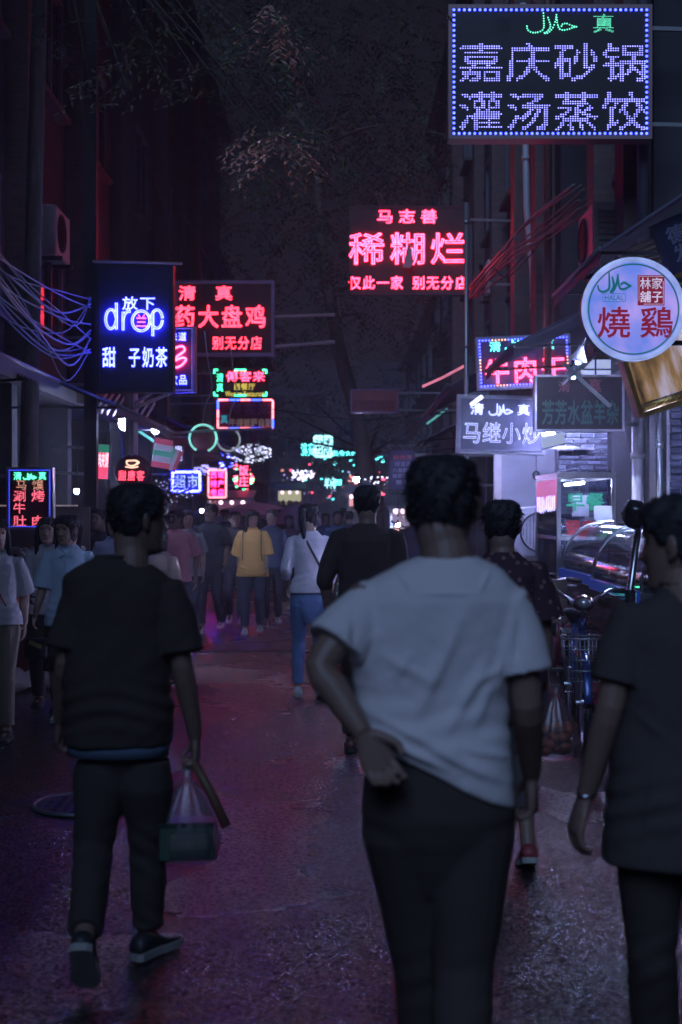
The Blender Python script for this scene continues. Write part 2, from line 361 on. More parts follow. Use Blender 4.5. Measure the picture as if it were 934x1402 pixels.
        q = MB(); q.tube([(-.022,.080,-.0605),(-.010,.088,-.061),(0,.0895,-.0615),(.010,.088,-.061),(.022,.080,-.0605)], [.001,.005,.0055,.005,.001], 8, 2, ry=[.001,.0055,.006,.0055,.001]); q.v = [tuple(hT @ Vector(v)) for v in q.v]; q.obj('lips', MATS['lips'], root, True)
    hm = hair_mesh(hT, hair, seed); hm.obj('hair', hairm, root, True)
    # ---- shirt
    q = MB(); q.rings(torso, 36)
    for S in 'LR':
        sh, el, wr_ = J['sho'+S]+Vector((0,0,-.018)), J['elb'+S], J['wri'+S]; inn = (sc-sh)*.3+Vector((0,0,-.02))
        if long_sleeve:
            e = el.lerp(wr_, .86 if long_sleeve is True else long_sleeve); q.tube([sh+inn, sh, sh.lerp(el,.5), el, el.lerp(e,.5), e], [.055*fat,.056*fat,.062*fat,.056,.050,.040], 14, 3)
        else:
            e = sh.lerp(el, sleeve*1.15); dd = (el-sh).normalized(); q.tube([sh+inn, sh+Vector((0,0,-.004)), sh.lerp(el,.25*1.1), sh.lerp(el,.7*sleeve), e, e-dd*.004, e-dd*.035], [.055*fat,.058*fat,.064*fat+ld_(loose),.069*fat+ld_(loose)*1.4,.074*fat+ld_(loose)*1.8,.060*fat+ld_(loose)*1.6,.050*fat+ld_(loose)], 16, 1)
    me = remesh(q, vox*.8, 20 if vox < .009 else 5)
    def fd(p, nr):
        d = wr*fbm(p, 9, 6, 7, seed)+wr*.7*fbm(p+5, 22, 10, 14, seed+3)
        band = np.exp(-((p[:,2]-(hem+.13))/.08)**2); d += wr*1.3*band*np.sin(p[:,2]*95+3*np.sin(p[:,0]*11+seed)+2*np.sin(p[:,1]*9))*.6
        if folds:
            for (x0,z0,x1,z1,amp,wd) in folds:
                ax, az = x1-x0, z1-z0; L2 = ax*ax+az*az; t = np.clip(((p[:,0]-x0)*ax+(p[:,2]-z0)*az)/L2, 0, 1)
                dist = np.hypot(p[:,0]-x0-t*ax, p[:,2]-z0-t*az); d += amp*np.exp(-(dist/wd)**2)*np.sin(PI*np.clip(t,.06,.94))*(nr[:,1] < .2)
        return d
    displace(me, fd); shirt_o = link('shirt', me, shirt, root)
    if collar:
        pts = [(nk.x+.066*hs*math.cos(a), nk.y+.004+.061*math.sin(a), 1.474-.012*math.sin(a)*0) for a in np.linspace(0, 2*PI, 21)]
        z0 = max(r[2] for r in torso); zr = torso[-1]; pts = [(zr[0]+(zr[3]+.001)*math.cos(a), zr[1]+(zr[4]+.001)*math.sin(a), zr[2]-.006) for a in np.linspace(0, 2*PI, 25)]
        MB().tube(pts, .0065, 6).obj('collar', shirt, shirt_o, True)
    # ---- legs
    if pants:
        q = MB(); wz = hem+.09
        q.rings([(hipc.x,hipc.y,.66,.055*pfat,.05*pfat),(hipc.x,hipc.y,.73,.10*pfat,.08*pfat),(hipc.x,hipc.y,.80,.150*pfat,.105*pfat),(hipc.x,hipc.y,.86,.172*pfat,.118*pfat),(hipc.x,hipc.y,.93,.168*pfat,.112*pfat),(hipc.x,hipc.y,waist,.150,.098)], 28)
        for S in 'LR':
            hi, kn, an = J['hip'+S], J['kne'+S], J['ank'+S]; e = kn.lerp(an, .93-legcut); dd = (an-kn).normalized()
            q.tube([hi+Vector((0,0,.03)), hi+Vector((0,0,-.06)), hi.lerp(kn,.55), kn, kn.lerp(an,.45*(1-legcut)), e, e-dd*.003, e-dd*.03], [.086*pfat,.096*pfat,.084*pfat,.068*pfat,.066*pfat,.058*pfat,.05*pfat,.042*pfat], 16, 1)
        me = remesh(q, vox*.9, 14 if vox < .009 else 4)
        displace(me, lambda p, nr: wr*.9*fbm(p, 10, 8, 9, seed+7)+wr*.9*(np.exp(-((p[:,2]-J['kneL'].z)/.09)**2)+np.exp(-((p[:,2]-.14)/.07)**2))*np.sin(p[:,2]*80+4*np.sin(p[:,0]*14+seed)+p[:,1]*20)*.6)
        link('trousers', me, pants, root)
    if shoes[0]:
        for S, (yw, pt) in zip('LR', foot): shoe(root, J['ank'+S], yw, pt, shoes[0], shoes[1])
    return root, hT
def ld_(l): return l*.55
# ------------------------------------------------------------------ shared materials
M('eye_dark', (.02,.015,.015), .15, var=.1); M('lips', (.35,.12,.11), .45, var=.1)
skin_tan = M('skin_tan', (.24,.145,.115), .5, var=.1, vs=14, bump=.08, bs=160)
skin_fair = M('skin_fair', (.46,.29,.22), .5, var=.08, vs=14, bump=.06, bs=160)
hair_black = M('hair_black', (.022,.020,.024), .6, var=.4, vs=40, bump=.35, bs=220)
def cloth(name, col=(.5,.5,.5), var=.1, rough=.92): return M(name, col, rough, var=var, vs=5, bump=.28, bs=420, spec=.2)
steel = M('steel', (.42,.43,.46), .28, 1, vs=20, bump=.05, bs=60); dsteel = M('dark_steel', (.05,.05,.06), .45, .6, vs=12, bump=.1)
galv = M('galvanised', (.35,.36,.38), .45, .8, vs=14, bump=.1, bs=50)
black_panel = M('black_panel', (.016,.014,.016), .5, var=.4, vs=4, bump=.06, bs=30)
red_panel = M('red_panel', (.05,.02,.024), .5, var=.35, vs=4, bump=.06, bs=30)
blue_panel = M('blue_panel', (.025,.03,.07), .4, var=.3, vs=3, bump=.06, bs=30)
slate_panel = M('slate_panel', (.20,.20,.30), .35, var=.25, vs=2.5, bump=.05, bs=30)
paint_grey = M('paint_grey', (.10,.10,.12), .5, var=.2, vs=5, bump=.1)
concrete = M('concrete', (.085,.08,.085), .85, var=.35, vs=1.5, bump=.4, bs=22)
dark_wall = M('dark_render', (.038,.036,.042), .85, var=.4, vs=1.2, bump=.4, bs=20)
rubber = M('rubber', (.02,.02,.022), .6, bump=.15)
pvc = M('pvc_pipe', (.45,.45,.5), .5, var=.2)
black_cable = M('black_cable', (.035,.035,.045), .32)
plastic_red = M('plastic_red', (.35,.04,.05), .4); wood = M('worn_wood', (.26,.16,.09), .6, var=.35, vs=14, bump=.3, bs=70)
brick_dark = M('brick_slate', (.075,.08,.12), .38, var=.5, vs=2.2, bump=.25, bs=60); mortar = M('mortar_pale', (.42,.42,.48), .8, var=.2, bump=.3)
pane_dark = M('window_pane', (.02,.022,.03), .08, var=.3, spec=.8)
P_core = E('neon_pink_core', (1,.22,.30), .32); P_tube = E('neon_pink', (1,.024,.062), 34.0); P_dim = E('neon_rose_dim', (1,.022,.045), 20); P_low = E('neon_magenta_low', (1,.006,.05), 95); P_soft = E('neon_red_soft', (1,.05,.12), 7)
B_core = E('neon_blue_core', (.42,.55,1), 1.25); B_tube = E('neon_blue', (.03,.035,1), 50.0); W_tube = E('neon_white', (.62,.66,1), 2.0)
G_tube = E('neon_green', (.05,.9,.40), 4); C_tube = E('neon_cyan', (.10,.85,.85), 5.0); Y_tube = E('neon_yellow', (.9,.7,.10), 1.0)
L_blue = E('led_violet', (.24,.24,1.0), 3.4); L_bord = E('led_blue', (.04,.06,1), 9.0); L_green = E('led_green', (.10,.75,.45), 2.6); L_red = E('led_red', (1,.14,.22), 4); L_white = E('led_white', (.75,.72,1), 3.0); L_orange = E('led_orange', (1,.45,.30), 2.2)
tube_white = E('fluorescent', (.55,.62,1.0), 45); bulb = E('bulb', (.50,.58,1.0), 380); bulb_warm = E('bulb_warm', (.9,.6,.75), 3)
O_pink = M('unlit_pink_letters', (.20,.06,.09), .5, emit=(1,.2,.3), es=.03); O_green = M('unlit_green_letters', (.03,.12,.10), .5)

# ------------------------------------------------------------------ ground
def road_material():
    m = bpy.data.materials.new('wet_asphalt'); m.use_nodes = True; nt = m.node_tree; N = nt.nodes; L = nt.links; b = N['Principled BSDF']
    tc = N.new('ShaderNodeTexCoord')
    def noise_(s, d=5):
        n = N.new('ShaderNodeTexNoise'); n.inputs['Scale'].default_value = s; n.inputs['Detail'].default_value = d; L.new(tc.outputs['Object'], n.inputs['Vector']); return n
    def ramp(src, a, b_, lo, hi):
        r = N.new('ShaderNodeMapRange'); r.inputs[1].default_value = a; r.inputs[2].default_value = b_; r.inputs[3].default_value = lo; r.inputs[4].default_value = hi; L.new(src, r.inputs[0]); return r
    n1 = noise_(.7); n2 = noise_(60, 4); vo = N.new('ShaderNodeTexVoronoi'); vo.inputs['Scale'].default_value = 75; L.new(tc.outputs['Object'], vo.inputs['Vector'])
    vo.voronoi_dimensions = '2D'; n1.noise_dimensions = '2D'; n2.noise_dimensions = '2D'
    cr = N.new('ShaderNodeMix'); cr.data_type = 'RGBA'; L.new(n1.outputs['Fac'], cr.inputs['Factor']); cr.inputs[6].default_value = (.065,.05,.055,1); cr.inputs[7].default_value = (.11,.085,.09,1)
    c2 = N.new('ShaderNodeMix'); c2.data_type = 'RGBA'; c2.blend_type = 'MULTIPLY'; c2.inputs['Factor'].default_value = .92; L.new(cr.outputs[2], c2.inputs[6]); sx_ = N.new('ShaderNodeSeparateColor'); L.new(vo.outputs['Color'], sx_.inputs[0]); pw = N.new('ShaderNodeMath'); pw.operation = 'POWER'; pw.inputs[1].default_value = 2.2; L.new(sx_.outputs[0], pw.inputs[0]); L.new(pw.outputs[0], c2.inputs[7]); L.new(c2.outputs[2], b.inputs['Base Color'])
    rr = ramp(n1.outputs['Fac'], .15, .85, .17, .34); L.new(rr.outputs[0], b.inputs['Roughness'])
    ad = N.new('ShaderNodeMath'); ad.operation = 'ADD'; L.new(vo.outputs['Distance'], ad.inputs[0]); L.new(n2.outputs['Fac'], ad.inputs[1])
    bp = N.new('ShaderNodeBump'); bp.inputs['Strength'].default_value = .5; bp.inputs['Distance'].default_value = .006; L.new(ad.outputs[0], bp.inputs['Height'])
    v2 = N.new('ShaderNodeTexVoronoi'); v2.voronoi_dimensions = '2D'; v2.inputs['Scale'].default_value = 88; L.new(tc.outputs['Object'], v2.inputs['Vector'])
    sb = N.new('ShaderNodeVectorMath'); sb.operation = 'SUBTRACT'; sb.inputs[1].default_value = (.5,.5,.5); L.new(v2.outputs['Color'], sb.inputs[0])
    scl = N.new('ShaderNodeVectorMath'); scl.operation = 'MULTIPLY'; scl.inputs[1].default_value = (.7,.7,.1); L.new(sb.outputs[0], scl.inputs[0])
    av = N.new('ShaderNodeVectorMath'); av.operation = 'ADD'; L.new(scl.outputs[0], av.inputs[0]); L.new(bp.outputs[0], av.inputs[1])
    nv = N.new('ShaderNodeVectorMath'); nv.operation = 'NORMALIZE'; L.new(av.outputs[0], nv.inputs[0]); L.new(nv.outputs[0], b.inputs['Normal'])
    b.inputs['Specular IOR Level'].default_value = .9
    return m
asphalt = road_material()
def sheet(name, x0, x1, y0, y1, z, m, nx=1, ny=1, f=None):
    q = MB(); V = [(x0+(x1-x0)*i/nx, y0+(y1-y0)*j/ny, z+(f(x0+(x1-x0)*i/nx, y0+(y1-y0)*j/ny) if f else 0)) for j in range(ny+1) for i in range(nx+1)]
    q.add(V, [(j*(nx+1)+i, j*(nx+1)+i+1, (j+1)*(nx+1)+i+1, (j+1)*(nx+1)+i) for j in range(ny) for i in range(nx)]); return q.obj(name, m, None, bool(f), kind='structure')
sheet('ground', -40, 40, -20, 118, -.02, concrete)
sheet('road', -3.2, 2.45, -20, 110, 0, asphalt, 4, 40)
for nm, x0, x1 in (('pavement_left', -6.5, -3.2), ('pavement_right', 2.45, 6.5)):
    q = MB()
    q.box(((x0+x1)/2, 50, .05), (x1-x0-.16*1, 140, .14)); pv = q.obj(nm, concrete, None, kind='structure')
    xk = x1-.0 if x0 < 0 else x0
    k = MB(); k.box((xk+(-.05 if x0 < 0 else .05), 50, .055), (.14, 140, .152)); k.obj('kerb', concrete, None, kind='structure')
# manhole
r = thing('manhole_cover', 'round iron manhole cover set in the wet road beside the man in the black shirt', 'manhole', (-1.36, 7.75, .004))
q = MB(); q.tube([(.31*math.cos(a), .31*math.sin(a), .008) for a in np.linspace(0, 2*PI, 41)], .012, 6); q.obj('rim', galv, r, True)
q = MB(); q.rings([(0,0,-.01,.29,.29,0,2),(0,0,.008,.29,.29,0,2)], 40)
for i in range(-5, 6):
    for j in range(-5, 6):
        if i*i+j*j < 20: q.box((i*.056, j*.056, .010), (.03, .03, .006))
q.obj('lid', dsteel, r)
q = MB(); q.box((-.95, 16.3, .004), (2.6, .16, .012))
for i in range(40): q.box((-2.2+i*.065, 16.3, .012), (.02, .13, .006))
tag(q.obj('drain_grate', dsteel), 'narrow metal drain strip crossing the road in front of the group of walkers', 'drain')

# ------------------------------------------------------------------ buildings
def building(label, side, xf, y0, y1, h, m, floors, bays, pil=(), shopm=None, name='shop_building'):
    """side -1: facade looks to +x"""
    dp = 7; s = side; root = thing(name, label, 'building', (xf, y0, 0))
    W = MB(); W.box((s*dp/2, (y1-y0)/2, h/2+1.5), (dp, y1-y0, h-3.0)); W.obj('wall', m, root)
    # ground floor: piers, back wall
    g = MB(); g.box((s*(dp/2+1.0), (y1-y0)/2, 1.49), (dp-2.2, y1-y0-.02, 3.0))
    for k in range(bays+1):
        y = .15+(y1-y0-.3)*k/bays; g.box((s*.62, y, 1.5), (1.2, .26, 2.99))
    g.obj('ground_floor', m, root)
    for y in pil:
        p = MB(); p.box((-s*.12, y-y0, 3.0+(h-3)/2), (.26, .42, h-3.02)); p.obj('pilaster', MATS['pier_brick'], root)
    bw = (y1-y0)/bays
    for fl in range(floors):
        for k in range(bays):
            yc, zc = bw*(k+.5), 4.35+fl*2.9
            if zc+.8 > h: continue
            f = MB(); wz, wy = 1.35, min(1.3, bw*.6)
            for a, b_, c_, d_ in ((0, wz/2, wy+.1, .07), (0, -wz/2, wy+.1, .07)): f.box((-s*.035, yc, zc+b_), (.075, c_, d_))
            for t in (-1, 0, 1): f.box((-s*.033, yc+t*wy/2, zc), (.066, .06, wz-.075))
            fr = f.obj('window', paint_grey, root)
            MB().box((-s*.012, yc, zc), (.02, wy-.07, wz-.075)).obj('pane', pane_dark, fr)
            MB().box((-s*.075, yc, zc-wz/2-.075), (.16, wy+.22, .075)).obj('sill', concrete, fr)
    MB().box((-s*.16, (y1-y0)/2, h+.08), (.36, y1-y0+.1, .18)).obj('cornice', concrete, root); MB().box((-s*.06, (y1-y0)/2, 3.08), (.14, y1-y0-.04, .18)).obj('string_course', concrete, root)
    return root
def brick_mat():
    m = M('pier_brick', (.2,.12,.11), .75, var=.3, bump=.2); nt = m.node_tree; N = nt.nodes; L = nt.links; b = N['Principled BSDF']
    tc = N.new('ShaderNodeTexCoord'); sp = N.new('ShaderNodeSeparateXYZ'); L.new(tc.outputs['Object'], sp.inputs[0]); ad = N.new('ShaderNodeMath'); L.new(sp.outputs[0], ad.inputs[0]); L.new(sp.outputs[1], ad.inputs[1])
    cb = N.new('ShaderNodeCombineXYZ'); L.new(ad.outputs[0], cb.inputs[0]); L.new(sp.outputs[2], cb.inputs[1])
    br = N.new('ShaderNodeTexBrick'); br.inputs['Scale'].default_value = 4; br.inputs['Mortar Size'].default_value = .022; br.inputs['Color1'].default_value = (.16,.09,.085,1); br.inputs['Color2'].default_value = (.11,.07,.065,1); br.inputs['Mortar'].default_value = (.10,.09,.09,1)
    L.new(cb.outputs[0], br.inputs['Vector']); L.new(br.outputs['Color'], b.inputs['Base Color'])
    bp = N.new('ShaderNodeBump'); bp.inputs['Strength'].default_value = .8; bp.inputs['Distance'].default_value = .012; bp.invert = True; L.new(br.outputs['Fac'], bp.inputs['Height']); L.new(bp.outputs[0], b.inputs['Normal'])
brick_mat()
building('dark rendered shop house on the left behind the hanging cables', -1, -3.75, -8, 12.2, 13, dark_wall, 3, 6)
building('dark building on the left behind the blue neon tea sign', -1, -3.55, 12.25, 22, 14, dark_wall, 3, 3, (15.2, 18.6))
building('narrow building far down the left side past the supermarket sign', -1, -3.4, 22.05, 40, 12, concrete, 3, 5, (26, 32))
building('last low building at the far left end of the street', -1, -3.8, 40.05, 75, 9, dark_wall, 2, 8)
building('brick-piered building on the right behind the round roast chicken sign', 1, 2.86, 13.0, 15.4, 14, dark_wall, 3, 1, (13.35, 14.9))
building('dark building on the right above the dumpling signs with air conditioners', 1, 2.72, 17.6, 27, 15, dark_wall, 4, 3, (18.3, 20.5, 23.5))
building('dark building at the far right past the pink neon porridge sign', 1, 2.9, 27.05, 44, 13, concrete, 3, 5, (28.5, 34))
building('last building at the far right end of the street', 1, 3.4, 44.05, 75, 9, dark_wall, 2, 8)
building('wide dark building closing the far end of the street', 1, -14, 96, 112, 16, dark_wall, 3, 4) if False else None
building('shop house to the right of the camera behind the round sign', 1, 3.9, -8, 12.9, 13, dark_wall, 3, 6)

# slate brick side walls (each brick a part)
def brick_wall(label, x0, x1, z0, z1, y, bw, bh, gap, top):
    root = thing('brick_wall', label, 'wall', ((x0+x1)/2, y, 0))
    MB().box((0, .14, (z0+top)/2), (x1-x0, .24, top-z0)).obj('mortar_bed', mortar, root)
    me = MB().box((0,0,0), (bw-gap, .05, bh-gap), bev=.004).mesh('brick'); me.materials.append(brick_dark); half = {}
    rows = int((z1-z0)/bh)
    for j in range(rows):
        off = (j % 2)*bw/2; x = -(x1-x0)/2-off
        while x < (x1-x0)/2-.01:
            a, b_ = max(x, -(x1-x0)/2), min(x+bw, (x1-x0)/2)
            if b_-a > .05:
                o = bpy.data.objects.new('brick', me); C.objects.link(o); o.parent = root; o.location = ((a+b_)/2, .012+random.uniform(-.003,.003), z0+(j+.5)*bh); o.scale = ((b_-a-gap)/(bw-gap), 1, 1)
            x += bw
    return root
brick_wall('slate blue brick wall with pale joints behind the tall glass food cabinet', 2.36, 3.14, .95, 2.75, 15.45, .155, .058, .012, 3.0)
brick_wall('slate brick pier with wide bricks at the right edge behind the person in the long shirt', 2.98, 3.3, 1.2, 2.75, 12.9, .2, .062, .012, 3.0)
# white round column and pipes by the brick walls
def pipe(label, pts, r, m, cat='pipe', name='pipe', n=12):
    q = MB(); q.tube(pts, r, n)
    for p, p2 in zip(pts[:-1], pts[1:]):
        L_ = (Vector(p2)-Vector(p)).length
        for t in np.arange(.5, L_, 1.6):
            c = Vector(p).lerp(Vector(p2), t/L_); d = (Vector(p2)-Vector(p)).normalized()*.03; q.tube([c-d, c+d], r*1.25, n)
    return tag(q.obj(name, m, None, True), label, cat)
pipe('white round drain pipe standing between the two slate brick walls', [(2.9, 13.9, .05), (2.9, 13.9, 3.1)], .06, pvc)
pipe('thin dark steel post left of the wide brick pier', [(2.86, 12.75, .1), (2.86, 12.75, 3.0)], .025, galv, 'post', 'post')
pipe('tall blue-grey drain pipe running up the right facade above the round sign', [(2.7, 12.7, 3.0), (2.7, 12.7, 12)], .055, paint_grey)
pipe('brown vertical pipe on the right facade beside the brick pier', [(2.5, 17.2, 3.2), (2.5, 17.2, 12)], .05, M('rust_pipe', (.12,.06,.055), .5))
pipe('thin pale pipe hanging down the right facade left of the brick pier', [(2.47, 19.3, 8.5), (2.52, 19.3, 5.7), (2.6, 19.3, 4.9), (2.62, 19.3, 4.3)], .045, pvc)
pipe('slim steel pole rising behind the white lit fried dish sign', [(1.62, 18.4, .05), (1.62, 18.4, 5.6)], .03, galv, 'pole', 'pole')
def aircon(loc, label, s=1, rz=0):
    root = thing('air_conditioner', label, 'air conditioner', loc, (0,0,rz), None, s)
    MB().box((0,0,.3), (.36,.86,.58), bev=.02).obj('casing', M('aircon_paint', (.42,.43,.47), .5, var=.15, vs=4, bump=.1), root)
    q = MB(); q.tube([(-.19, .12+.22*math.cos(a), .3+.22*math.sin(a)) for a in np.linspace(0,2*PI,25)], .012, 6)
    for k in range(-5, 6):
        hh = .22*math.cos(k/5.5*PI/2)+.0; q.box((-.186, .12+k*.038, .3), (.008, .006, 2*hh+.01))
    q.obj('grille', dsteel, root)
    q = MB()
    for k in range(8): q.box((0, -.435, .1+k*.055), (.26, .012, .02), rot=(.5,0,0))
    q.obj('louvre', dsteel, root)
    [MB().box((0,yy,-.02), (.46,.04,.05)).obj('bracket', dsteel, root) for yy in (.3,-.3)]
    return root
aircon((2.62, 14.2, 4.02), 'air conditioner unit hung high on the right facade above the round sign')
aircon((2.48, 17.0, 1.05), 'white air conditioner unit standing low beside the glass cabinet on the right', 1.05, PI/2)
aircon((2.6, 24, 5.2), 'small air conditioner unit far up on the right facade', 1)
aircon((-3.5, 17, 4.6), 'air conditioner unit on the left facade above the tea sign', 1, PI)

# doorway beyond the aircon (d 17.5)
r = thing('shop_doorway', 'pale framed shop doorway with a lit interior behind the large air conditioner box', 'doorway', (2.35, 17.55, 0))
[MB().box(c_, d_).obj('door_frame', M('cream_paint', (.5,.45,.42), .5), r) for c_, d_ in (((-.42,0,1.25),(.09,.1,2.4)),((.42,0,1.25),(.09,.1,2.4)),((0,0,2.50),(.93,.1,.1)))]
MB().box((0,.25,1.25), (.78,.03,2.4)).obj('lit_back_panel', M('warm_room', (.30,.30,.36), .6, emit=(.8,.7,.9), es=.02, var=.5, vs=2), r)
MB().ell((.05,-.06,2.05), (.05,.05,.06)).tube([(.05,-.06,2.1),(.05,-.06,2.45)], .006, 5).obj('hanging_lantern', dsteel, r)

# ------------------------------------------------------------------ awnings (corrugated sheets)
def awning(label, A, B, drop, out, m, teeth=True, group=None):
    """ridge A-B at the wall, sheet falls by drop and juts by vector out"""
    A, B, out = Vector(A), Vector(B), Vector(out); n = max(8, int((B-A).length/.06)); V = []; q = MB()
    up = out.cross(B-A).normalized(); up = up if up.z > 0 else -up
    for i in range(n*2+1):
        p = A.lerp(B, i/(n*2)); z = up*(.012*(1 if i % 2 else -1)); V += [p+z, p+out+z+Vector((0,0,-drop))]
    k = len(V); V += [v-up*.006 for v in V]
    Fc = [(2*i, 2*i+1, 2*i+3, 2*i+2) for i in range(n*2)]+[(k+2*i+2, k+2*i+3, k+2*i+1, k+2*i) for i in range(n*2)]+[(2*i+1, k+2*i+1, k+2*i+3, 2*i+3) for i in range(n*2)]
    q.add(V, Fc)
    r = thing('awning', label, 'awning', tuple(A), (0,0,0), group)
    q.v = [tuple(Vector(v)-A) for v in q.v]; q.obj('canopy', m, r)
    e0, e1 = out+Vector((0,0,-drop)), (B-A)+out+Vector((0,0,-drop))
    MB().tube([e0, e1], .022, 8).obj('front_rail', paint_grey, r, True)
    t = MB()
    if teeth:
        m_ = int((B-A).length/.12)
        for i in range(m_):
            a, b_ = e0.lerp(e1, i/m_), e0.lerp(e1, (i+.9)/m_); d = Vector((0,0,-.11)); t.add([a, b_, b_+d*.7, (a+b_)/2+d, a+d*.7, a+Vector((.004,.004,0)), b_+Vector((.004,.004,0)), b_+d*.7+Vector((.004,.004,0)), (a+b_)/2+d+Vector((.004,.004,0)), a+d*.7+Vector((.004,.004,0))], [(0,1,2,3,4),(9,8,7,6,5)])
        t.obj('valance', m, r)
    for f in (.08, .92):
        MB().bar((B-A)*f+Vector((0,0,-.5)), e0.lerp(e1, f), .025).obj('strut', dsteel, r)
    return r
aw = M('awning_fabric', (.07,.07,.10), .7, var=.3, vs=5, bump=.3, bs=60); aw2 = M('awning_striped', (.10,.09,.13), .6, var=.35, vs=9, bump=.3, bs=40)
awning('dark corrugated awning hanging in front of the dried meat sign', (2.75, 13.6, 3.75), (2.75, 16.2, 3.75), .55, (-1.1, 0, 0), aw)
awning('dark awning higher up with a pale edge beside the round sign', (2.72, 10.8, 4.1), (2.72, 13.2, 4.1), .5, (-.75, 0, 0), aw2)
awning('long dark awning with a pink lit rail beyond the dried meat sign', (2.6, 19.0, 3.9), (2.6, 25.5, 3.9), .6, (-1.15, 0, 0), aw)
awning('far dark awning low on the right with a green lit rail', (2.8, 27.5, 3.6), (2.8, 34, 3.6), .6, (-1.2, 0, 0), aw2)
awning('large dark awning over the left food stall by the LED menu sign', (-3.7, 9.5, 3.3), (-3.7, 13.6, 3.3), .45, (1.0, 0, 0), aw)
awning('awning on the left behind the tall pole of the tea sign', (-3.5, 14.6, 3.2), (-3.5, 19.5, 3.2), .5, (1.2, 0, 0), aw2)
awning('far awning on the left over the supermarket', (-3.4, 23, 3.4), (-3.4, 31, 3.4), .6, (1.3, 0, 0), aw)
MB().tube([at(579,528,19.5), at(606,516,19.2), at(636,500,19)], .018, 8).obj('x', E('neon_rose', (1,.25,.38), .7)).name = 'neon_tube'
tag(bpy.data.objects['neon_tube'], 'curved rose neon tube running along the right awning edge', 'neon tube')
tag(MB().tube([at(585,579,27), at(612,559,26.5)], .02, 8).obj('neon_tube', E('neon_teal', (.1,.6,.55), .7)), 'short teal neon tube slanting above the dark menu board', 'neon tube')
tag(MB().tube([at(190,589,20), at(212,604,21)], .02, 8).obj('neon_tube', E('neon_teal2', (.1,.75,.7), .9)), 'short teal neon tube slanting above the red cafe sign', 'neon tube')
tag(MB().tube([at(645,553,14.7), at(660,542,14.6)], .022, 8).obj('neon_tube', W_tube), 'short white tube lamp clipped to the top corner of the white lit sign', 'lamp')

# ------------------------------------------------------------------ SIGNS
GC = {}
def glyph(ch, mode, res=3):
    key = (ch, mode)
    if key in GC: return GC[key]
    def get(fill, bev):
        c = bpy.data.curves.new('g', 'FONT'); c.body = ch; c.size = 1; c.resolution_u = res; c.bevel_resolution = 1
        c.fill_mode = fill; c.bevel_depth = bev; o = bpy.data.objects.new('g', c); me = bpy.data.meshes.new_from_object(o); me.calc_loop_triangles()
        V = np.array([v.co[:] for v in me.vertices]) if len(me.vertices) else np.zeros((0,3)); Fc = [tuple(p.vertices) for p in me.polygons]; T = np.array([t.vertices[:] for t in me.loop_triangles])
        bpy.data.objects.remove(o); bpy.data.curves.remove(c); bpy.data.meshes.remove(me); return V, Fc, T
    parts = []; cjk = len(ch) == 1 and ord(ch) > 0x2000
    Vf, Ff, Tf = get('BOTH', 0); lo, hi = Vf.min(0), Vf.max(0)
    if cjk and ord(ch) < 0xF000: c0 = np.array([(lo[0]+hi[0])/2, .36, 0]); sx = sz = 1.0
    else: c0 = (lo+hi)/2; sx, sz = 1/(hi[0]-lo[0]), 1/(hi[1]-lo[1])
    def put(V, y): return [((v[0]-c0[0])*sx, -y-v[2], (v[1]-c0[1])*sz) for v in V]
    if mode in ('flat', 'bold', 'neon', 'heavy'): parts.append((put(Vf, .004), Ff, 0))
    if mode in ('bold', 'neon', 'outline', 'heavy', 'thin'):
        bev = {'bold': .012, 'neon': .010, 'outline': .012, 'heavy': .024, 'thin': .008}[mode]
        Vo, Fo, _ = get('NONE', bev); parts.append((put(Vo, .022), Fo, 0 if mode in ('bold', 'outline', 'heavy') else 1))
    if mode == 'led':
        pt = .052 if cjk else .03; g = []
        ar = (hi[0]-lo[0], hi[1]-lo[1]); st = pt if cjk else pt*max(ar)/1.0
        gx, gz = np.meshgrid(np.arange(lo[0]-.03, hi[0]+.03, st), np.arange(lo[1]-.03, hi[1]+.03, st)); P = np.stack([gx.ravel(), gz.ravel()], 1); inn = np.zeros(len(P), bool); e = .014
        A, B, D = Vf[Tf[:,0],:2], Vf[Tf[:,1],:2], Vf[Tf[:,2],:2]
        for ox, oz in ((0,0),(e,0),(-e,0),(0,e),(0,-e)):
            Q = P+np.array([ox, oz]); cr = lambda a, b: (b[None,:,0]-a[None,:,0])*(Q[:,None,1]-a[None,:,1])-(b[None,:,1]-a[None,:,1])*(Q[:,None,0]-a[None,:,0])
            d1, d2, d3 = cr(A, B), cr(B, D), cr(D, A); inn |= (((d1 >= 0) & (d2 >= 0) & (d3 >= 0)) | ((d1 <= 0) & (d2 <= 0) & (d3 <= 0))).any(1)
        P = P[inn]; V = []; Fc = []; rr = st*.33
        for x, z in P:
            k = len(V); V += [(x+rr*math.cos(a), z+rr*math.sin(a), .0) for a in np.arange(0, 2*PI-.1, PI/3)]+[(x, z, rr*.6)]; Fc += [(k+i, k+(i+1) % 6, k+6) for i in range(6)]
        V = np.array(V) if V else np.zeros((0,3)); parts.append((put(V, .01), Fc, 0))
    GC[key] = parts; return parts
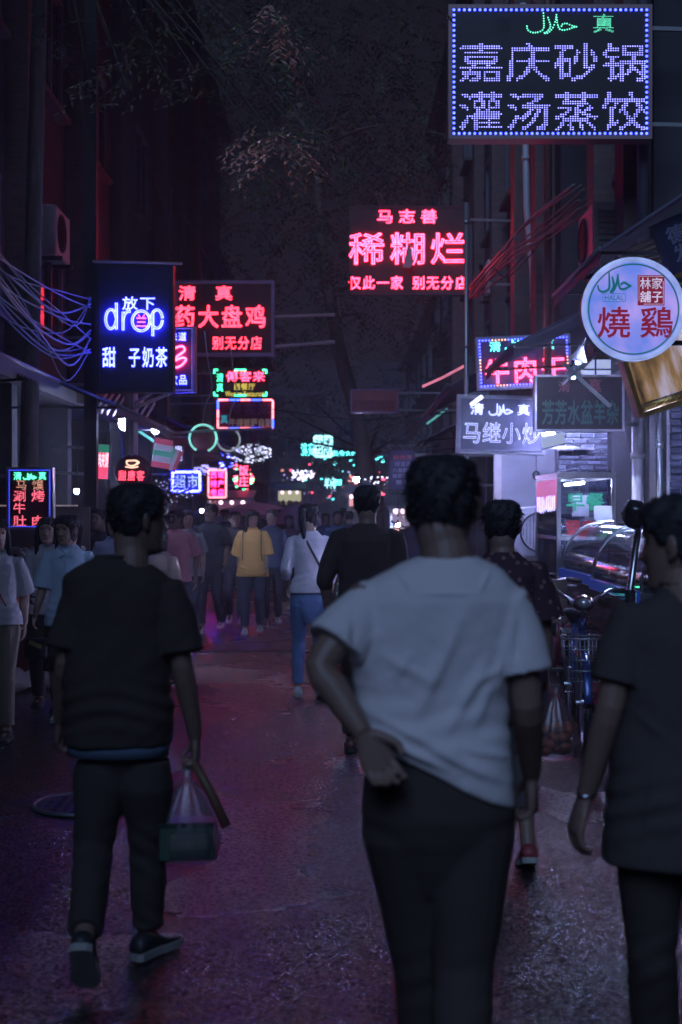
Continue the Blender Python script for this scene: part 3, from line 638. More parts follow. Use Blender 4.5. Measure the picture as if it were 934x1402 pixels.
def text(parent, s, rect, W2, mode='flat', mats=None, y=0, vertical=False, name='character', whole=False, one=False):
    """rect in local metres (x0, z0, x1, z1)"""
    x0, z0, x1, z1 = rect; items = [s] if whole else list(s); n = len(items); mats = mats if isinstance(mats, (list, tuple)) else [mats]
    acc = MB()
    for i, ch in enumerate(items):
        if ch == ' ': continue
        cw, chh = ((x1-x0), (z1-z0)/n) if vertical else ((x1-x0)/n, (z1-z0)); gw = cw if whole else min(cw, chh*1.16)
        cx = (x0+x1)/2 if vertical else x0+cw*(i+.5); cz = z1-chh*(i+.5) if vertical else (z0+z1)/2
        k = 1.0 if whole or ord(ch) >= 0xF000 or ord(ch) < 0x2000 else (.90 if mode == 'neon' else .97); sy = min(cw, chh) if not whole else chh; q = acc if one else MB()
        for V, Fc, mi in glyph(ch, mode):
            q.cur = mi; q.add([(cx+v[0]*gw*k, y+v[1]*sy, cz+v[2]*chh*k) for v in V], Fc)
        if not one: q.obj(name, mats, parent)
    if one and acc.v: acc.obj('lettering', mats, parent)
def halal(root, R, m, y, mode='tube', r=None):
    """the Arabic word written from three joined strokes, fitted to the rectangle x0,z0,x1,z1"""
    S = [[(.34,1),(.345,.7),(.35,.4),(.33,.2),(.24,.08),(.12,.06),(.03,.18),(.01,.38)], [(.36,.05),(.42,.12),(.48,.35),(.455,.62),(.43,.80)], [(.60,.92),(.585,.66),(.53,.30),(.44,.06),(.37,.02)], [(.60,.92),(.62,.5),(.66,.24),(.74,.18),(.84,.22),(.93,.3),(1,.34)], [(1,.34),(.90,.40),(.80,.50),(.72,.46),(.70,.36)]]
    x0, z0, x1, z1 = R; q = MB(); P = []; r = r or (z1-z0)*.045
    for s in S:
        pts = [Vector((x0+(x1-x0)*a, y, z0+(z1-z0)*b)) for a, b in s]
        if mode == 'dots':
            c, _, _ = crom(pts, [1]*len(pts), [1]*len(pts), 8); acc = 0; last = c[0]; P.append((last.x, last.z))
            for p in c[1:]:
                if (p-last).length > (x1-x0)*.042: P.append((p.x, p.z)); last = p
        else: q.tube(pts, [r*(.6+.7*math.sin(PI*(i+.5)/len(pts))) for i in range(len(pts))], 6, 5)
    if mode == 'dots': return dots(root, P, (x1-x0)*.016, m, y, 'led_script')
    return q.obj('script_lettering', m, root)
def sign(name, label, rect, d, rows, panel=black_panel, frame=None, fw=.04, th=.12, yaw=0, roll=0, cat='sign', group=None, extra=None, wall=0, hang=0, framed=True, y_off=0):
    x0, y0, x1, y1 = rect; cx, cy = (x0+x1)/2, (y0+y1)/2; k = d/F; Wd, Ht = (x1-x0)*k, (y1-y0)*k
    root = thing(name, label, cat, tuple(at(cx, cy, d)), (0, roll, yaw), group)
    MB().box((0,0,0), (Wd-.01, th, Ht-.01)).obj('panel', panel, root)
    if framed:
        f = MB(); fd = th+.03
        for sx in (-1, 1): f.box((sx*(Wd/2-fw/2), 0, 0), (fw, fd, Ht))
        for sz in (-1, 1): f.box((0, 0, sz*(Ht/2-fw/2)), (Wd-2*fw-.001, fd, fw))
        f.obj('frame', frame or dsteel, root)
    for r_ in rows:
        t, R = r_['t'], r_['r']; L_ = ((R[0]-cx)*k, (cy-R[3])*k, (R[2]-cx)*k, (cy-R[1])*k)
        text(root, t, L_, Wd, r_.get('m', 'neon'), r_.get('a', (P_core, P_tube)), -(th/2+.006), r_.get('v', False), r_.get('n', 'neon_character'), r_.get('whole', False), r_.get('one', False))
    if extra: extra(root, k, cx, cy, th)
    if wall:
        for z in (Ht*.36, -Ht*.36):
            a = Vector((Wd/2*(1 if wall > root.location.x else -1), th*.3, z)); bx = wall-root.location.x
            MB().bar(a, (bx, th*.3+.1, z), .035).obj('bracket', galv, root)
    return root
def dots(root, pts, r, m, y, name='led_border'):
    q = MB()
    for x, z in pts:
        b0 = len(q.v); q.v += [(x+r*math.cos(a), y, z+r*math.sin(a)) for a in np.arange(0, 2*PI-.1, PI/4)]+[(x, y-r*.7, z)]; q.f += [(b0+(i+1) % 8, b0+i, b0+8) for i in range(8)]; q.mi += [0]*8
    return q.obj(name, m, root, kind='stuff')
def border(rect, inset, step, r, m, parts=None):
    def f(root, k, cx, cy, th):
        x0, y0, x1, y1 = (rect[0]-cx+inset)*k, (cy-rect[3]+inset)*k, (rect[2]-cx-inset)*k, (cy-rect[1]-inset)*k; s = step*k
        nx, nz = round((x1-x0)/s), round((y1-y0)/s); P = [(x0+(x1-x0)*i/nx, z) for i in range(nx+1) for z in (y0, y1)]+[(x, y0+(y1-y0)*j/nz) for j in range(1, nz) for x in (x0, x1)]
        if parts:
            for idx, mm in enumerate(parts): dots(root, [p for q_, p in enumerate(P) if (q_//9) % len(parts) == idx], r*k, mm, -th/2-.012)
        else: dots(root, P, r*k, m, -th/2-.012)
    return f
def nrect(rects, m, r=.012, name='neon_outline'):
    """closed neon tube rectangles in photo pixels relative to the sign"""
    def f(root, k, cx, cy, th):
        for x0, y0, x1, y1 in rects:
            a = [((x0-cx)*k, -th/2-.03, (cy-y0)*k), ((x1-cx)*k, -th/2-.03, (cy-y0)*k), ((x1-cx)*k, -th/2-.03, (cy-y1)*k), ((x0-cx)*k, -th/2-.03, (cy-y1)*k)]
            q = MB()
            for i in range(4): q.tube([a[i], a[(i+1) % 4]], r, 6)
            q.obj(name, m, root)
    return f
def multi(*fs):
    def f(*a):
        for x in fs: x(*a)
    return f
LV = dict(m='led', n='led_character')
R1 = (613,10,890,193)
s1 = sign('led_sign', 'large violet LED signboard with eight big characters and a blue dotted border, top right', R1, 12.5, [
    dict(t='嘉庆砂锅', r=(624,61,884,119), a=L_blue, **LV), dict(t='灌汤蒸饺', r=(624,127,884,185), a=L_blue, **LV), dict(t='真', r=(808,22,840,50), a=L_green, **LV), dict(t='清', r=(674,26,700,50), a=M('led_dead', (.06,.08,.07), .4), **LV)],
    frame=M('sign_frame_rust', (.30,.2,.2), .5, .4, vs=3), fw=.035, th=.16, wall=3.9,
    extra=multi(border(R1, 7.5, 7.1, 2.0, L_bord), lambda root, k, cx, cy, th: halal(root, ((719-cx)*k, (cy-50)*k, (787-cx)*k, (cy-22)*k), L_green, -th/2-.012, 'dots')))
r_end = thing('end_building', 'wide dark building closing the far end of the street', 'building', (0, 98, 0)); MB().box((0,4,6), (40,8,12)).obj('wall', dark_wall, r_end)
for i in range(8):
    for j in range(3): f = MB().box((-10+i*2.8,-.03,3+j*3), (1.4,.06,1.6)).obj('window', paint_grey, r_end); MB().box((-10+i*2.8,-.07,3+j*3), (1.2,.03,1.4)).obj('pane', pane_dark, f)
NC = dict(a=(P_core, P_tube))
# pink porridge sign (unframed, a torn flap hanging over the middle character)
sign('neon_sign', 'pink neon brush lettered porridge sign glowing alone high above the street centre', (478,282,643,404), 22, [
    dict(t='马志善', r=(512,286,602,308), **NC), dict(t='稀糊烂', r=(474,316,641,367), **NC), dict(t='仅此一家', r=(476,377,553,398), **NC), dict(t='别无分店', r=(563,377,641,398), **NC)], panel=red_panel, fw=.03, wall=2.72,
    frame=M('dark_frame', (.06,.03,.035), .5),
    extra=lambda root, k, cx, cy, th: MB().add([((551-cx)*k,-.16,(cy-367)*k),((558-cx)*k,-.2,(cy-336)*k),((561-cx)*k,-.17,(cy-334)*k),((560-cx)*k,-.18,(cy-369)*k),((566-cx)*k,-.2,(cy-362)*k)], [(0,1,2,3),(2,4,3)]).obj('torn_flap', M('torn_film', (.5,.3,.35), .4), root))
R3 = (240,384,376,487)
sign('neon_sign', 'pink neon chicken restaurant sign in a purple metal frame right of the blue tea sign', R3, 22, [
    dict(t='清真', r=(232,390,332,413), a=(P_core, P_dim)), dict(t='药大盘鸡', r=(238,416,366,452), a=(P_core, P_dim)), dict(t='别无分店', r=(290,459,360,480), a=(P_core, P_dim))], panel=red_panel, frame=M('mauve_frame', (.30,.22,.36), .4, .3), fw=.05, wall=-3.55)
def guy(label, a, b): tag(MB().tube([a, b], .028, 6).obj('stay_bar', M('pinkish_steel', (.5,.4,.42), .4, .3)), label, 'bar')
guy('upper steel stay bar reaching right from the pink chicken sign', at(376,433,22), at(458,430,22.5)); guy('lower steel stay bar reaching right from the pink chicken sign', at(376,474,22), at(458,467,22.5))
# blue neon tea sign
BC = dict(a=(B_core, B_tube))
def drop_extra(root, k, cx, cy, th):
    y = -th/2-.035; X = lambda px: (px-cx)*k; Z = lambda py: (cy-py)*k
    def nt(pts, name='neon_tube', r=.014, m=B_tube):
        q = MB(); q.tube([(X(a), y, Z(b)) for a, b in pts], r, 6, 4); q.obj(name, [m], root, True)
        q = MB(); q.tube([(X(a), y-.007, Z(b)) for a, b in pts], r*.72, 6, 4); q.obj('neon_core', [B_core], root, True)
    circ = lambda x, yy, rx, ry, a0=0, a1=2*PI: [(x+rx*math.cos(a), yy+ry*math.sin(a)) for a in np.linspace(a0, a1, 13)]
    nt(circ(154.5,438,7,13,.15,2*PI-.1)); nt([(162,416),(162,440),(162,452)]); nt([(171,428),(171,440),(171,453)]); nt([(171,440),(173,432),(177,428),(181,428)])
    nt(circ(195.5,440.5,12,13.5)); nt(circ(217,438,7.5,12.5,.1,2*PI-.1)); nt([(211.5,430),(211.5,445),(211.5,461)])
sd = sign('neon_sign', 'tall dark board with blue neon tea shop lettering on a pole at the left', (133,362,239,537), 15, [
    dict(t='放下', r=(168,406,216,427), **BC), dict(t='兰', r=(187,430,204,451), a=(E('neon_rose_core', (1,.35,.5), .8), P_soft), m='neon'), dict(t='甜', r=(141,474,162,506), **BC), dict(t='子奶茶', r=(177,474,232,506), **BC)],
    panel=blue_panel, frame=dsteel, fw=.045, th=.18, extra=drop_extra)
tag(MB().tube([at(127,357,14.9), at(250,360,14.9)], .016, 6).obj('top_bar', M('pinkish_steel'), None), 'thin pinkish metal bar along the top of the tea sign', 'bar')
r = thing('sign_pole', 'tall black steel post carrying the blue tea sign', 'pole', tuple(at(125,HOR,15.0).xy)+(0,))
MB().box((0,0,4.6), (.13,.13,9.2)).obj('post', M('black_post', (.02,.02,.024), .5), r); MB().box((0,0,.02), (.3,.3,.04)).obj('base_plate', dsteel, r)
r = thing('sign_pole', 'pale blue-lit steel post with slanting braces under the tea sign', 'pole', tuple(at(180,HOR,16.2).xy)+(0,))
pz = lambda py, d=16.2: at(0,py,d).z
MB().tube([(0,0,.02),(0,0,pz(520))], .075, 14).obj('post', M('pale_post', (.6,.6,.66), .4), r, True)
MB().tube([(0,-.05,pz(560)), (.48,-.1,pz(537))], .02, 6).obj('brace', M('pale_post'), r, True); MB().tube([(-.1,-.06,pz(566)), (.28,-.1,pz(534))], .02, 6).obj('brace', M('pale_post'), r, True)
# narrow blue sign behind it
sign('neon_sign', 'narrow upright blue neon sign half hidden behind the tea sign', (226,447,269,537), 17, [dict(t='味道', r=(232,454,257,468), **BC), dict(t='饮品', r=(232,512,258,528), **BC)],
    panel=M('deep_blue_panel', (.05,.07,.22), .4, var=.2), frame=M('violet_frame', (.4,.4,.6), .35, .3), fw=.035, wall=-3.4,
    extra=multi(nrect([(229,450,264,534)], E('neon_blue_dim', (.12,.15,1), .5), .006), lambda root, k, cx, cy, th: MB().tube([((x-cx)*k, -th/2-.03, (cy-y)*k) for x, y in [(238,478),(250,474),(254,480),(244,488),(240,494),(250,490),(256,492),(250,500),(242,503),(236,498)]], .012, 6, 3).obj('neon_cup_drawing', P_tube, root, True)))
# green-cornered western restaurant sign
def corners(rect, m, ln=10):
    def f(root, k, cx, cy, th):
        x0, y0, x1, y1 = rect; y = -th/2-.03
        for (a, b, sx, sy) in ((x0,y0,1,1),(x1,y0,-1,1),(x0,y1,1,-1),(x1,y1,-1,-1)):
            MB().tube([((a+sx*ln-cx)*k, y, (cy-b)*k), ((a-cx)*k, y, (cy-b)*k), ((a-cx)*k, y, (cy-b-sy*ln)*k)], .02, 6).obj('corner_tube', m, root)
        for b in (y0, y1): MB().tube([(((x0+x1)/2-8-cx)*k, y, (cy-b)*k), (((x0+x1)/2+8-cx)*k, y, (cy-b)*k)], .02, 6).obj('edge_tube', m, root)
    return f
sign('neon_sign', 'small western restaurant neon sign with green corner tubes and yellow letters', (292,504,368,546), 28, [
    dict(t='清真', r=(296,510,307,537), v=True, a=(G_tube, G_tube), m='neon'), dict(t='傅客来', r=(309,507,364,523), **NC), dict(t='西餐厅', r=(320,524,350,534), a=Y_tube, m='bold'), dict(t='Western Restaurant', r=(309,535,362,542), a=Y_tube, m='bold', whole=True)],
    panel=red_panel, fw=.02, wall=-3.4, extra=corners((294,506,365,541), G_tube, 5))
def segs(root, k, cx, cy, th):
    x0, y0, x1, y1 = 299,547,374,586; y = -th/2-.03; loop = [(x0,y0),(x1,y0),(x1,y1),(x0,y1),(x0,y0)]; i = 0
    for (a, b), (c, d) in zip(loop[:-1], loop[1:]):
        n = 5 if a != c else 3
        for j in range(n):
            p, q_ = (a+(c-a)*(j+.04)/n, b+(d-b)*(j+.04)/n), (a+(c-a)*(j+.96)/n, b+(d-b)*(j+.96)/n)
            MB().tube([((p[0]-cx)*k, y, (cy-p[1])*k), ((q_[0]-cx)*k, y, (cy-q_[1])*k)], .02, 6).obj('border_tube', [E('neon_salmon', (1,.2,.25), 4), E('neon_deep_blue', (.05,.1,1), 5)][i % 2 if j else 0], root); i += 1
sign('neon_sign', 'dim red restaurant sign in a red and blue tube border below the green cornered one', (296,545,377,588), 27, [
    dict(t='傅客来', r=(312,551,372,567), a=M('dim_letters', (.16,.06,.1), .4), m='heavy', n='character'), dict(t='真', r=(302,567,313,580), a=M('dim_teal', (.05,.3,.35), .4, emit=(.05,.4,.5), es=.5), m='heavy', n='character'), dict(t='牛排披萨自制', r=(314,572,373,584), a=M('dim_cream', (.35,.28,.2), .4, emit=(.6,.4,.3), es=.15), m='heavy', n='character')],
    panel=M('glossy_red_panel', (.12,.02,.05), .15), fw=.02, extra=segs, wall=-3.4)
# neon rings on a wire
def ring(label, px, py, r_px, d, m, a0, a1, core=True):
    root = thing('neon_ring', label, 'neon ring', tuple(at(px, py, d))); k = d/F; R = r_px*k
    MB().tube([(R*math.cos(a), 0, R*math.sin(a)) for a in np.linspace(a0, a1, 30)], .016, 6).obj('ring_tube', m, root, True)
    if core: q = MB(); q.ell((0,.08,0), (R*.86, .05, R*.86), 20, 8); q.obj('round_board', M('red_round_board', (.22,.05,.06), .4, var=.5, vs=9), root, True)
    q = MB(); q.tube([(0,0,R), (.03,.0,R+.25), (.12,0,R+.5), (.06,0,R+.9), (.02,0,R+1.25)], .008, 5, 4); q.obj('hanging_wire', M('pale_wire', (.4,.5,.5), .4), root, True)
ring('green neon ring around a dull red disc hanging below the restaurant signs', 278, 599, 18.5, 19, E('neon_mint', (.25,.85,.75), .9), -1.2, 4.2)
ring('dim white neon ring hanging right of the green ring', 313, 601, 15.5, 20.5, E('neon_dim_white', (.5,.6,.65), .35), -3.3, .9, False)
tag(MB().tube([at(238,592,19), at(300,588,19), at(372,586,19.5)], .02, 6).obj('cross_bar', galv), 'thin horizontal steel bar the neon rings hang from', 'bar')
# dried meat sign
R8 = (652,459,781,531)
sign('led_sign', 'tilted dried meat sign with blue LED border and pink letters behind the dark awning', R8, 17.5, [
    dict(t='清', r=(669,465,687,481), a=(G_tube, C_tube)), dict(t='真', r=(742,465,760,481), a=(G_tube, C_tube)), dict(t='牛肉干', r=(660,487,776,527), **NC)],
    panel=M('plum_panel', (.09,.05,.13), .35), frame=M('violet_frame'), fw=.03, roll=math.radians(-2.5), wall=2.72,
    extra=multi(border(R8, 5, 4.4, 1.35, L_bord, parts=(L_bord, L_orange, L_bord)), lambda root, k, cx, cy, th: halal(root, ((692-cx)*k, (cy-481)*k, (722-cx)*k, (cy-465)*k), C_tube, -th/2-.02, 'tube', .012)))
# white lit fried dish sign
R9 = (625,541,746,621)
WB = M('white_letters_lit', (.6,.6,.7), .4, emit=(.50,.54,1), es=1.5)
sign('lit_sign', 'slate blue sign with white hollow lettering lit from above, under the dried meat sign', R9, 15.2, [
    dict(t='清', r=(642,552,662,569), a=WB, m='heavy', n='character'), dict(t='真', r=(706,552,725,569), a=WB, m='bold', n='character'), dict(t='马继小炒', r=(632,577,740,609), a=WB, m='outline', n='character')],
    panel=slate_panel, frame=M('pale_frame', (.5,.5,.58), .35, .4), fw=.03, roll=math.radians(1.2), wall=2.72,
    extra=multi(nrect([(629.5,545.5,741,616.5)], M('pale_frame'), .006, 'inner_line'), lambda root, k, cx, cy, th: halal(root, ((668-cx)*k, (cy-569)*k, (701-cx)*k, (cy-552)*k), WB, -th/2-.012, 'tube', .008)))
# unlit mutton soup sign
sign('signboard', 'dark unlit mutton soup board with dull green characters in a thin pale frame', (731,513,853,590), 13.6, [
    dict(t='真', r=(803,518,823,538), a=O_pink, m='bold', n='character'), dict(t='清', r=(762,521,780,538), a=O_pink, m='bold', n='character'), dict(t='芳芳水盆羊杂', r=(740,547,846,583), a=O_green, m='heavy', n='character')],
    panel=M('smoke_panel', (.04,.03,.04), .6, var=.3, spec=.2), frame=M('pale_frame'), fw=.02, wall=2.86)
# dim red far sign
sign('signboard', 'dim red unlit signboard over the street under the pink porridge sign', (480,532,546,565), 26, [dict(t='新疆烤肉', r=(485,546,541,561), a=M('dull_rose', (.3,.1,.12), .5), m='heavy', n='character')],
    panel=M('dull_red_panel', (.22,.07,.08), .5, var=.5, vs=3, emit=(.9,.15,.15), es=.012), frame=M('mauve_frame'), fw=.03, wall=2.72)
# menu board
MR = M('menu_red', (.5,.10,.14), .5, emit=(1,.2,.3), es=.08); MV = M('menu_violet', (.4,.35,.55), .5, emit=(.5,.45,.9), es=.07)
sign('menu_board', 'tall dark violet menu board hanging beside the head of the man in the white shirt', (532,614,568,671), 20, [
    dict(t='酸梅汤', r=(538,622,564,629), a=MR, m='bold', n='c', one=True), dict(t='绿豆汤', r=(540,631,563,638), a=MV, m='bold', one=True), dict(t='八宝甜饭', r=(537,640,565,646), a=MV, m='bold', one=True), dict(t='桂花糕点', r=(537,648,565,654), a=MV, m='bold', one=True), dict(t='粽子', r=(541,656,561,663), a=MV, m='bold', one=True)],
    panel=M('violet_board', (.05,.045,.12), .4, emit=(.2,.18,.6), es=.02), fw=.02, wall=2.72)
# left LED menu sign
R14 = (11,639,74,724)
sign('led_sign', 'upright LED menu sign with blue dotted border and red characters at the left edge', R14, 13, [
    dict(t='清', r=(20,645,32,657), a=L_green, m='bold'), dict(t='真', r=(54,645,66,657), a=L_green, m='bold'),
    dict(t='马', r=(23,656,39,671), a=L_orange, **LV), dict(t='馍', r=(45,656,62,671), a=L_orange, **LV), dict(t='涮', r=(18,670,39,687), a=L_red, **LV), dict(t='烤', r=(44,670,64,687), a=L_red, **LV), dict(t='牛', r=(18,687,39,703), a=L_red, **LV), dict(t='肚', r=(18,704,40,721), a=L_red, **LV), dict(t='肉', r=(44,704,63,721), a=L_red, **LV)],
    panel=M('maroon_glow_panel', (.10,.03,.05), .4), frame=steel, fw=.035, th=.1, wall=-3.75, extra=multi(border(R14, 4, 3.1, 1.15, L_bord), lambda root, k, cx, cy, th: halal(root, ((34-cx)*k, (cy-656)*k, (52-cx)*k, (cy-647)*k), L_green, -th/2-.012, 'tube', .006),
        lambda root, k, cx, cy, th: MB().box((0, -th/2-.002, (cy-650)*k), (50*k, .004, 13*k)).obj('green_strip', M('green_strip', (.03,.25,.1), .4), root)))
# red and green banner sign
sign('banner_sign', 'red and green lit banner sign with white letters right of the black post', (124,606,151,656), 16.5, [dict(t='清真肉夹馍', r=(125,618,149,640), a=E('banner_white', (.9,.85,1), 1.1), m='heavy', one=True)],
    panel=M('banner_red', (.5,.06,.10), .4, emit=(1,.08,.2), es=.9), frame=dsteel, fw=.012, th=.05, yaw=0, wall=-3.4, roll=math.radians(3),
    extra=lambda root, k, cx, cy, th: MB().box((0, -th/2-.002, (cy-613)*k), (25*k, .004, 11*k)).obj('green_top', M('banner_green', (.05,.3,.2), .4, emit=(.1,.7,.5), es=.25), root))
# round cafe sign
k16 = 15.9/F; r = thing('cafe_sign', 'round dark cafe sign with a neon cup and red lettering behind the man in black', 'sign', tuple(at(181,645,15.9)))
q = MB(); q.ell((0,.06,0), (26*k16,.06,24*k16), 28, 14); q.obj('round_board', M('cafe_board', (.06,.015,.03), .4), r, True)
text(r, '甜唐客', (-19*k16, -13.5*k16, 18*k16, 2.5*k16), 0, 'neon', (P_core, E('cafe_red', (1,.05,.10), 7)), -.02, name='neon_character')
q = MB(); q.tube([(-7*k16,-.03,15*k16),(-6*k16,-.03,10*k16),(0,-.03,8*k16),(6*k16,-.03,10*k16),(7*k16,-.03,15*k16),(-7*k16,-.03,15*k16)], .010, 6, 3); q.tube([(7*k16,-.03,14*k16),(10*k16,-.03,13*k16),(7*k16,-.03,10*k16)], .009, 6, 3); q.tube([(-9*k16,-.03,7*k16),(0,-.03,5.5*k16),(9*k16,-.03,7*k16)], .008, 6, 3); q.obj('neon_cup', E('neon_peach', (1,.6,.42), 1.6), r, True)
tag(MB().box(tuple(at(181,596,15.95)), (.03,.03,1.0)).obj('hanger', galv), 'thin rod the round cafe sign hangs from', 'rod')
# supermarket
sign('neon_sign', 'bright blue supermarket neon sign with double outline border on the left', (236,644,276,673), 24, [dict(t='超市', r=(239,648,273,669), a=(B_core, E('neon_blue_mid', (.25,.35,1), 2.5)))], panel=blue_panel, fw=.02, wall=-3.4, extra=nrect([(237.5,645.5,274.5,671.5)], E('neon_blue_strong', (.012,.014,1), 110), .022))
sign('neon_sign', 'stacked red neon local products sign with pale outline, right of the supermarket', (286,642,311,681), 30, [dict(t='西域', r=(288,644,308,655), a=(P_core, P_low)), dict(t='特产', r=(288,656,308,667), a=(P_core, P_low)), dict(t='老店', r=(288,668,308,679), a=(P_core, P_low))], panel=red_panel, fw=.02, extra=nrect([(286,643,310,680)], E('neon_salmon'), .02), wall=-3.6)
# flag-striped sign
r = thing('striped_banner', 'red white and green striped banner sign above the round cafe sign', 'banner', tuple(at(222,620,18)), (0, .15, .5)); k = 18/F
for i, (c, e) in enumerate([((.4,.05,.08),(1,.1,.15)), ((.28,.25,.30),(.7,.6,.8)), ((.05,.3,.18),(.1,.7,.4)), ((.28,.25,.30),(.7,.6,.8)), ((.4,.05,.08),(1,.1,.15))]): MB().box((0,0,(16-i*8)*k), (26*k,.04,7.6*k)).obj('stripe', M('stripe%d' % (i % 5), c, .5, emit=e, es=.03), r)
r = thing('striped_banner', 'slanting white and green striped banner beside the supermarket sign', 'banner', tuple(at(236,628,20)), (0, .4, .3)); k = 20/F
for i, c in enumerate(['stripe1','stripe2','stripe3','stripe0']): MB().box(((i-1.5)*5*k,0,0), (4.8*k,.04,30*k)).obj('stripe', MATS[c], r)
sign('neon_sign', 'small white hollow lettered sign hanging above the supermarket sign', (238,607,252,633), 26, [dict(t='串吧', r=(239,609,251,631), v=True, a=WB, m='bold', one=True)], fw=.02, wall=-3.4)
# cyan roof sign far away
sign('neon_sign', 'cyan white LED cluster sign glowing far down the street centre', (412,606,494,625), 46, [dict(t='清真', r=(412,606,431,624), a=C_tube, m='heavy', one=True), dict(t='国际', r=(432,598,454,623), a=E('neon_ice', (.35,.9,1), 2.6), m='heavy', one=True), dict(t='美食大街', r=(455,616,490,624), a=C_tube, m='heavy', one=True)],
    panel=M('teal_panel', (.03,.10,.12), .5), fw=.04, framed=False, extra=nrect([(431,597,454,624)], E('neon_ice'), .045), wall=3.4)
sign('neon_sign', 'bright cyan block shaped sign far down the street under the LED cluster', (443,651,467,670), 52, [dict(t='羊肉', r=(444,652,460,669), a=E('neon_ice'), m='heavy', one=True), dict(t='泡馍', r=(459,655,468,664), a=C_tube, m='heavy', one=True)], panel=M('teal_panel'), framed=False, wall=3.4)
R = random.Random(5)
def cluster(label, rect, d, n, ms, r):
    x0, y0, x1, y1 = rect; root = thing('light_cluster', label, 'fairy lights', tuple(at((x0+x1)/2, (y0+y1)/2, d))); k = d/F; qs = [MB() for _ in ms]
    for i in range(n):
        u, v = R.uniform(-1,1), R.uniform(-1,1)
        v *= (1-.5*abs(u)); qs[i % len(ms)].box((u*(x1-x0)/2*k, R.uniform(-.3,.3), v*(y1-y0)/2*k), (r*R.uniform(.6,2.2), r, r*R.uniform(.5,1.4)), rot=(0,R.uniform(-.6,.6),0))
    for q, m in zip(qs, ms): q.obj('lights', m, root, kind='stuff')
    MB().tube([(-(x1-x0)/2*k,0,0),(0,.05,-.1),((x1-x0)/2*k,0,.02)], .015, 5).obj('wire', black_cable, root)
cluster('white fairy lights massed in branches below the red restaurant sign', (318,606,371,634), 38, 150, (E('led_pale', (.5,.6,.75), .9), E('led_pale3', (.6,.6,.9), 2.2)), .035)
cluster('violet white fairy lights in a treetop at the street end', (400,640,430,657), 48, 70, (L_white,), .045)
cluster('sparkling white lights on the garland tree beside the supermarket sign', (205,650,262,690), 22, 60, (E('led_pale2', (.6,.65,.9), .9),), .014)
cluster('red and green lights strung at the far left of the street end', (322,625,345,676), 36, 50, (P_soft, P_soft, G_tube), .055)
cluster('violet lights along a far left awning', (250,636,300,650), 33, 60, (E('led_violet2', (.45,.4,1), 1.5),), .05)
# far lit stalls, each a small structure
def stall(label, px, py0, py1, w_px, d, wallc, em, es, roofc=(.2,.2,.26)):
    k = d/F; b = at(px, HOR, d); root = thing('food_stall', label, 'stall', (b.x, d, 0)); W_ = w_px*k; zt = EYE+(HOR-py0)*k; zb = max(.5, EYE+(HOR-py1)*k)
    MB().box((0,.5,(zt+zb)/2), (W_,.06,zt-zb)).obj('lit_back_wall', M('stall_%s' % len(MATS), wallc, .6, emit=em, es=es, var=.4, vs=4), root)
    MB().box((0,0,zb/2), (W_,.9,zb)).obj('counter', M('stall_counter', (.16,.12,.12), .5), root)
    for sx in (-1,1): MB().box((sx*(W_/2),-.4,zt/2), (.05,.05,zt)).obj('post', galv, root)
    MB().box((0,-.05,zt+.05), (W_+.2,1.3,.06), rot=(.15,0,0)).obj('roof', M('stall_roof', roofc, .5), root)
    for i in range(3): MB().ell((W_*(i-1)*.3, -.1, zt-.12), (.05,.05,.05)).obj('bulb', bulb_warm, root)
    q = MB()
    for i in range(14): q.ell(((R.random()-.5)*W_*.9, R.uniform(-.35,.1), zb+.05), (.07,.07,R.uniform(.04,.1)), 8, 5)
    q.obj('goods', M('goods', (.35,.25,.18), .6, var=.6, vs=12), root, True)
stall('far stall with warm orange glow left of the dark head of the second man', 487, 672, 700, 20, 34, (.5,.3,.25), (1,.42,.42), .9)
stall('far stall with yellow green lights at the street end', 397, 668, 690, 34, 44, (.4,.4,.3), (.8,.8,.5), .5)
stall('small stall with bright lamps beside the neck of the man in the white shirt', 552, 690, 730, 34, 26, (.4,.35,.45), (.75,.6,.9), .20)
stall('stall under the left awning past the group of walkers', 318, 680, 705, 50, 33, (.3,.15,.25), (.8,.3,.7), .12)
for i, (px, py, d, rr, lab) in enumerate([(171,578,17,.075,'bright white lamp under the braces of the tea sign'), (213,587,19,.05,'oval white lamp right of the pale post on the left'), (144,698,20,.02,'tiny lamp beside the man in the dark tee'), (545,717,25,.035,'sparkling bare bulb left of the neck of the man in white'), (276,698,19.5,.025,'bare bulb above the pedestrian in the dark tee'), (488,655,30,.06,'small white lamp at the far end near the dark man'), (26,666,14,.01,'lamp'), (105,671,16,.03,'small downlight over the left shop opening')]):
    if lab == 'lamp': continue
    r = thing('hanging_lamp', lab, 'lamp', tuple(at(px, py, d))); MB().ell((0,0,0), (rr,rr,rr*1.2)).obj('bulb', bulb, r, True); MB().rings([(0,0,rr*.6,rr*1.5,rr*1.5,0,2),(0,0,rr*1.5,rr*.6,rr*.6,0,2),(0,0,rr*2.2,rr*.3,rr*.3,0,2)], 14).obj('lamp_shade', dsteel, r, True); MB().tube([(0,0,rr*2),(0,.1,rr*2+.5)], .008, 5).obj('cord', black_cable, r)
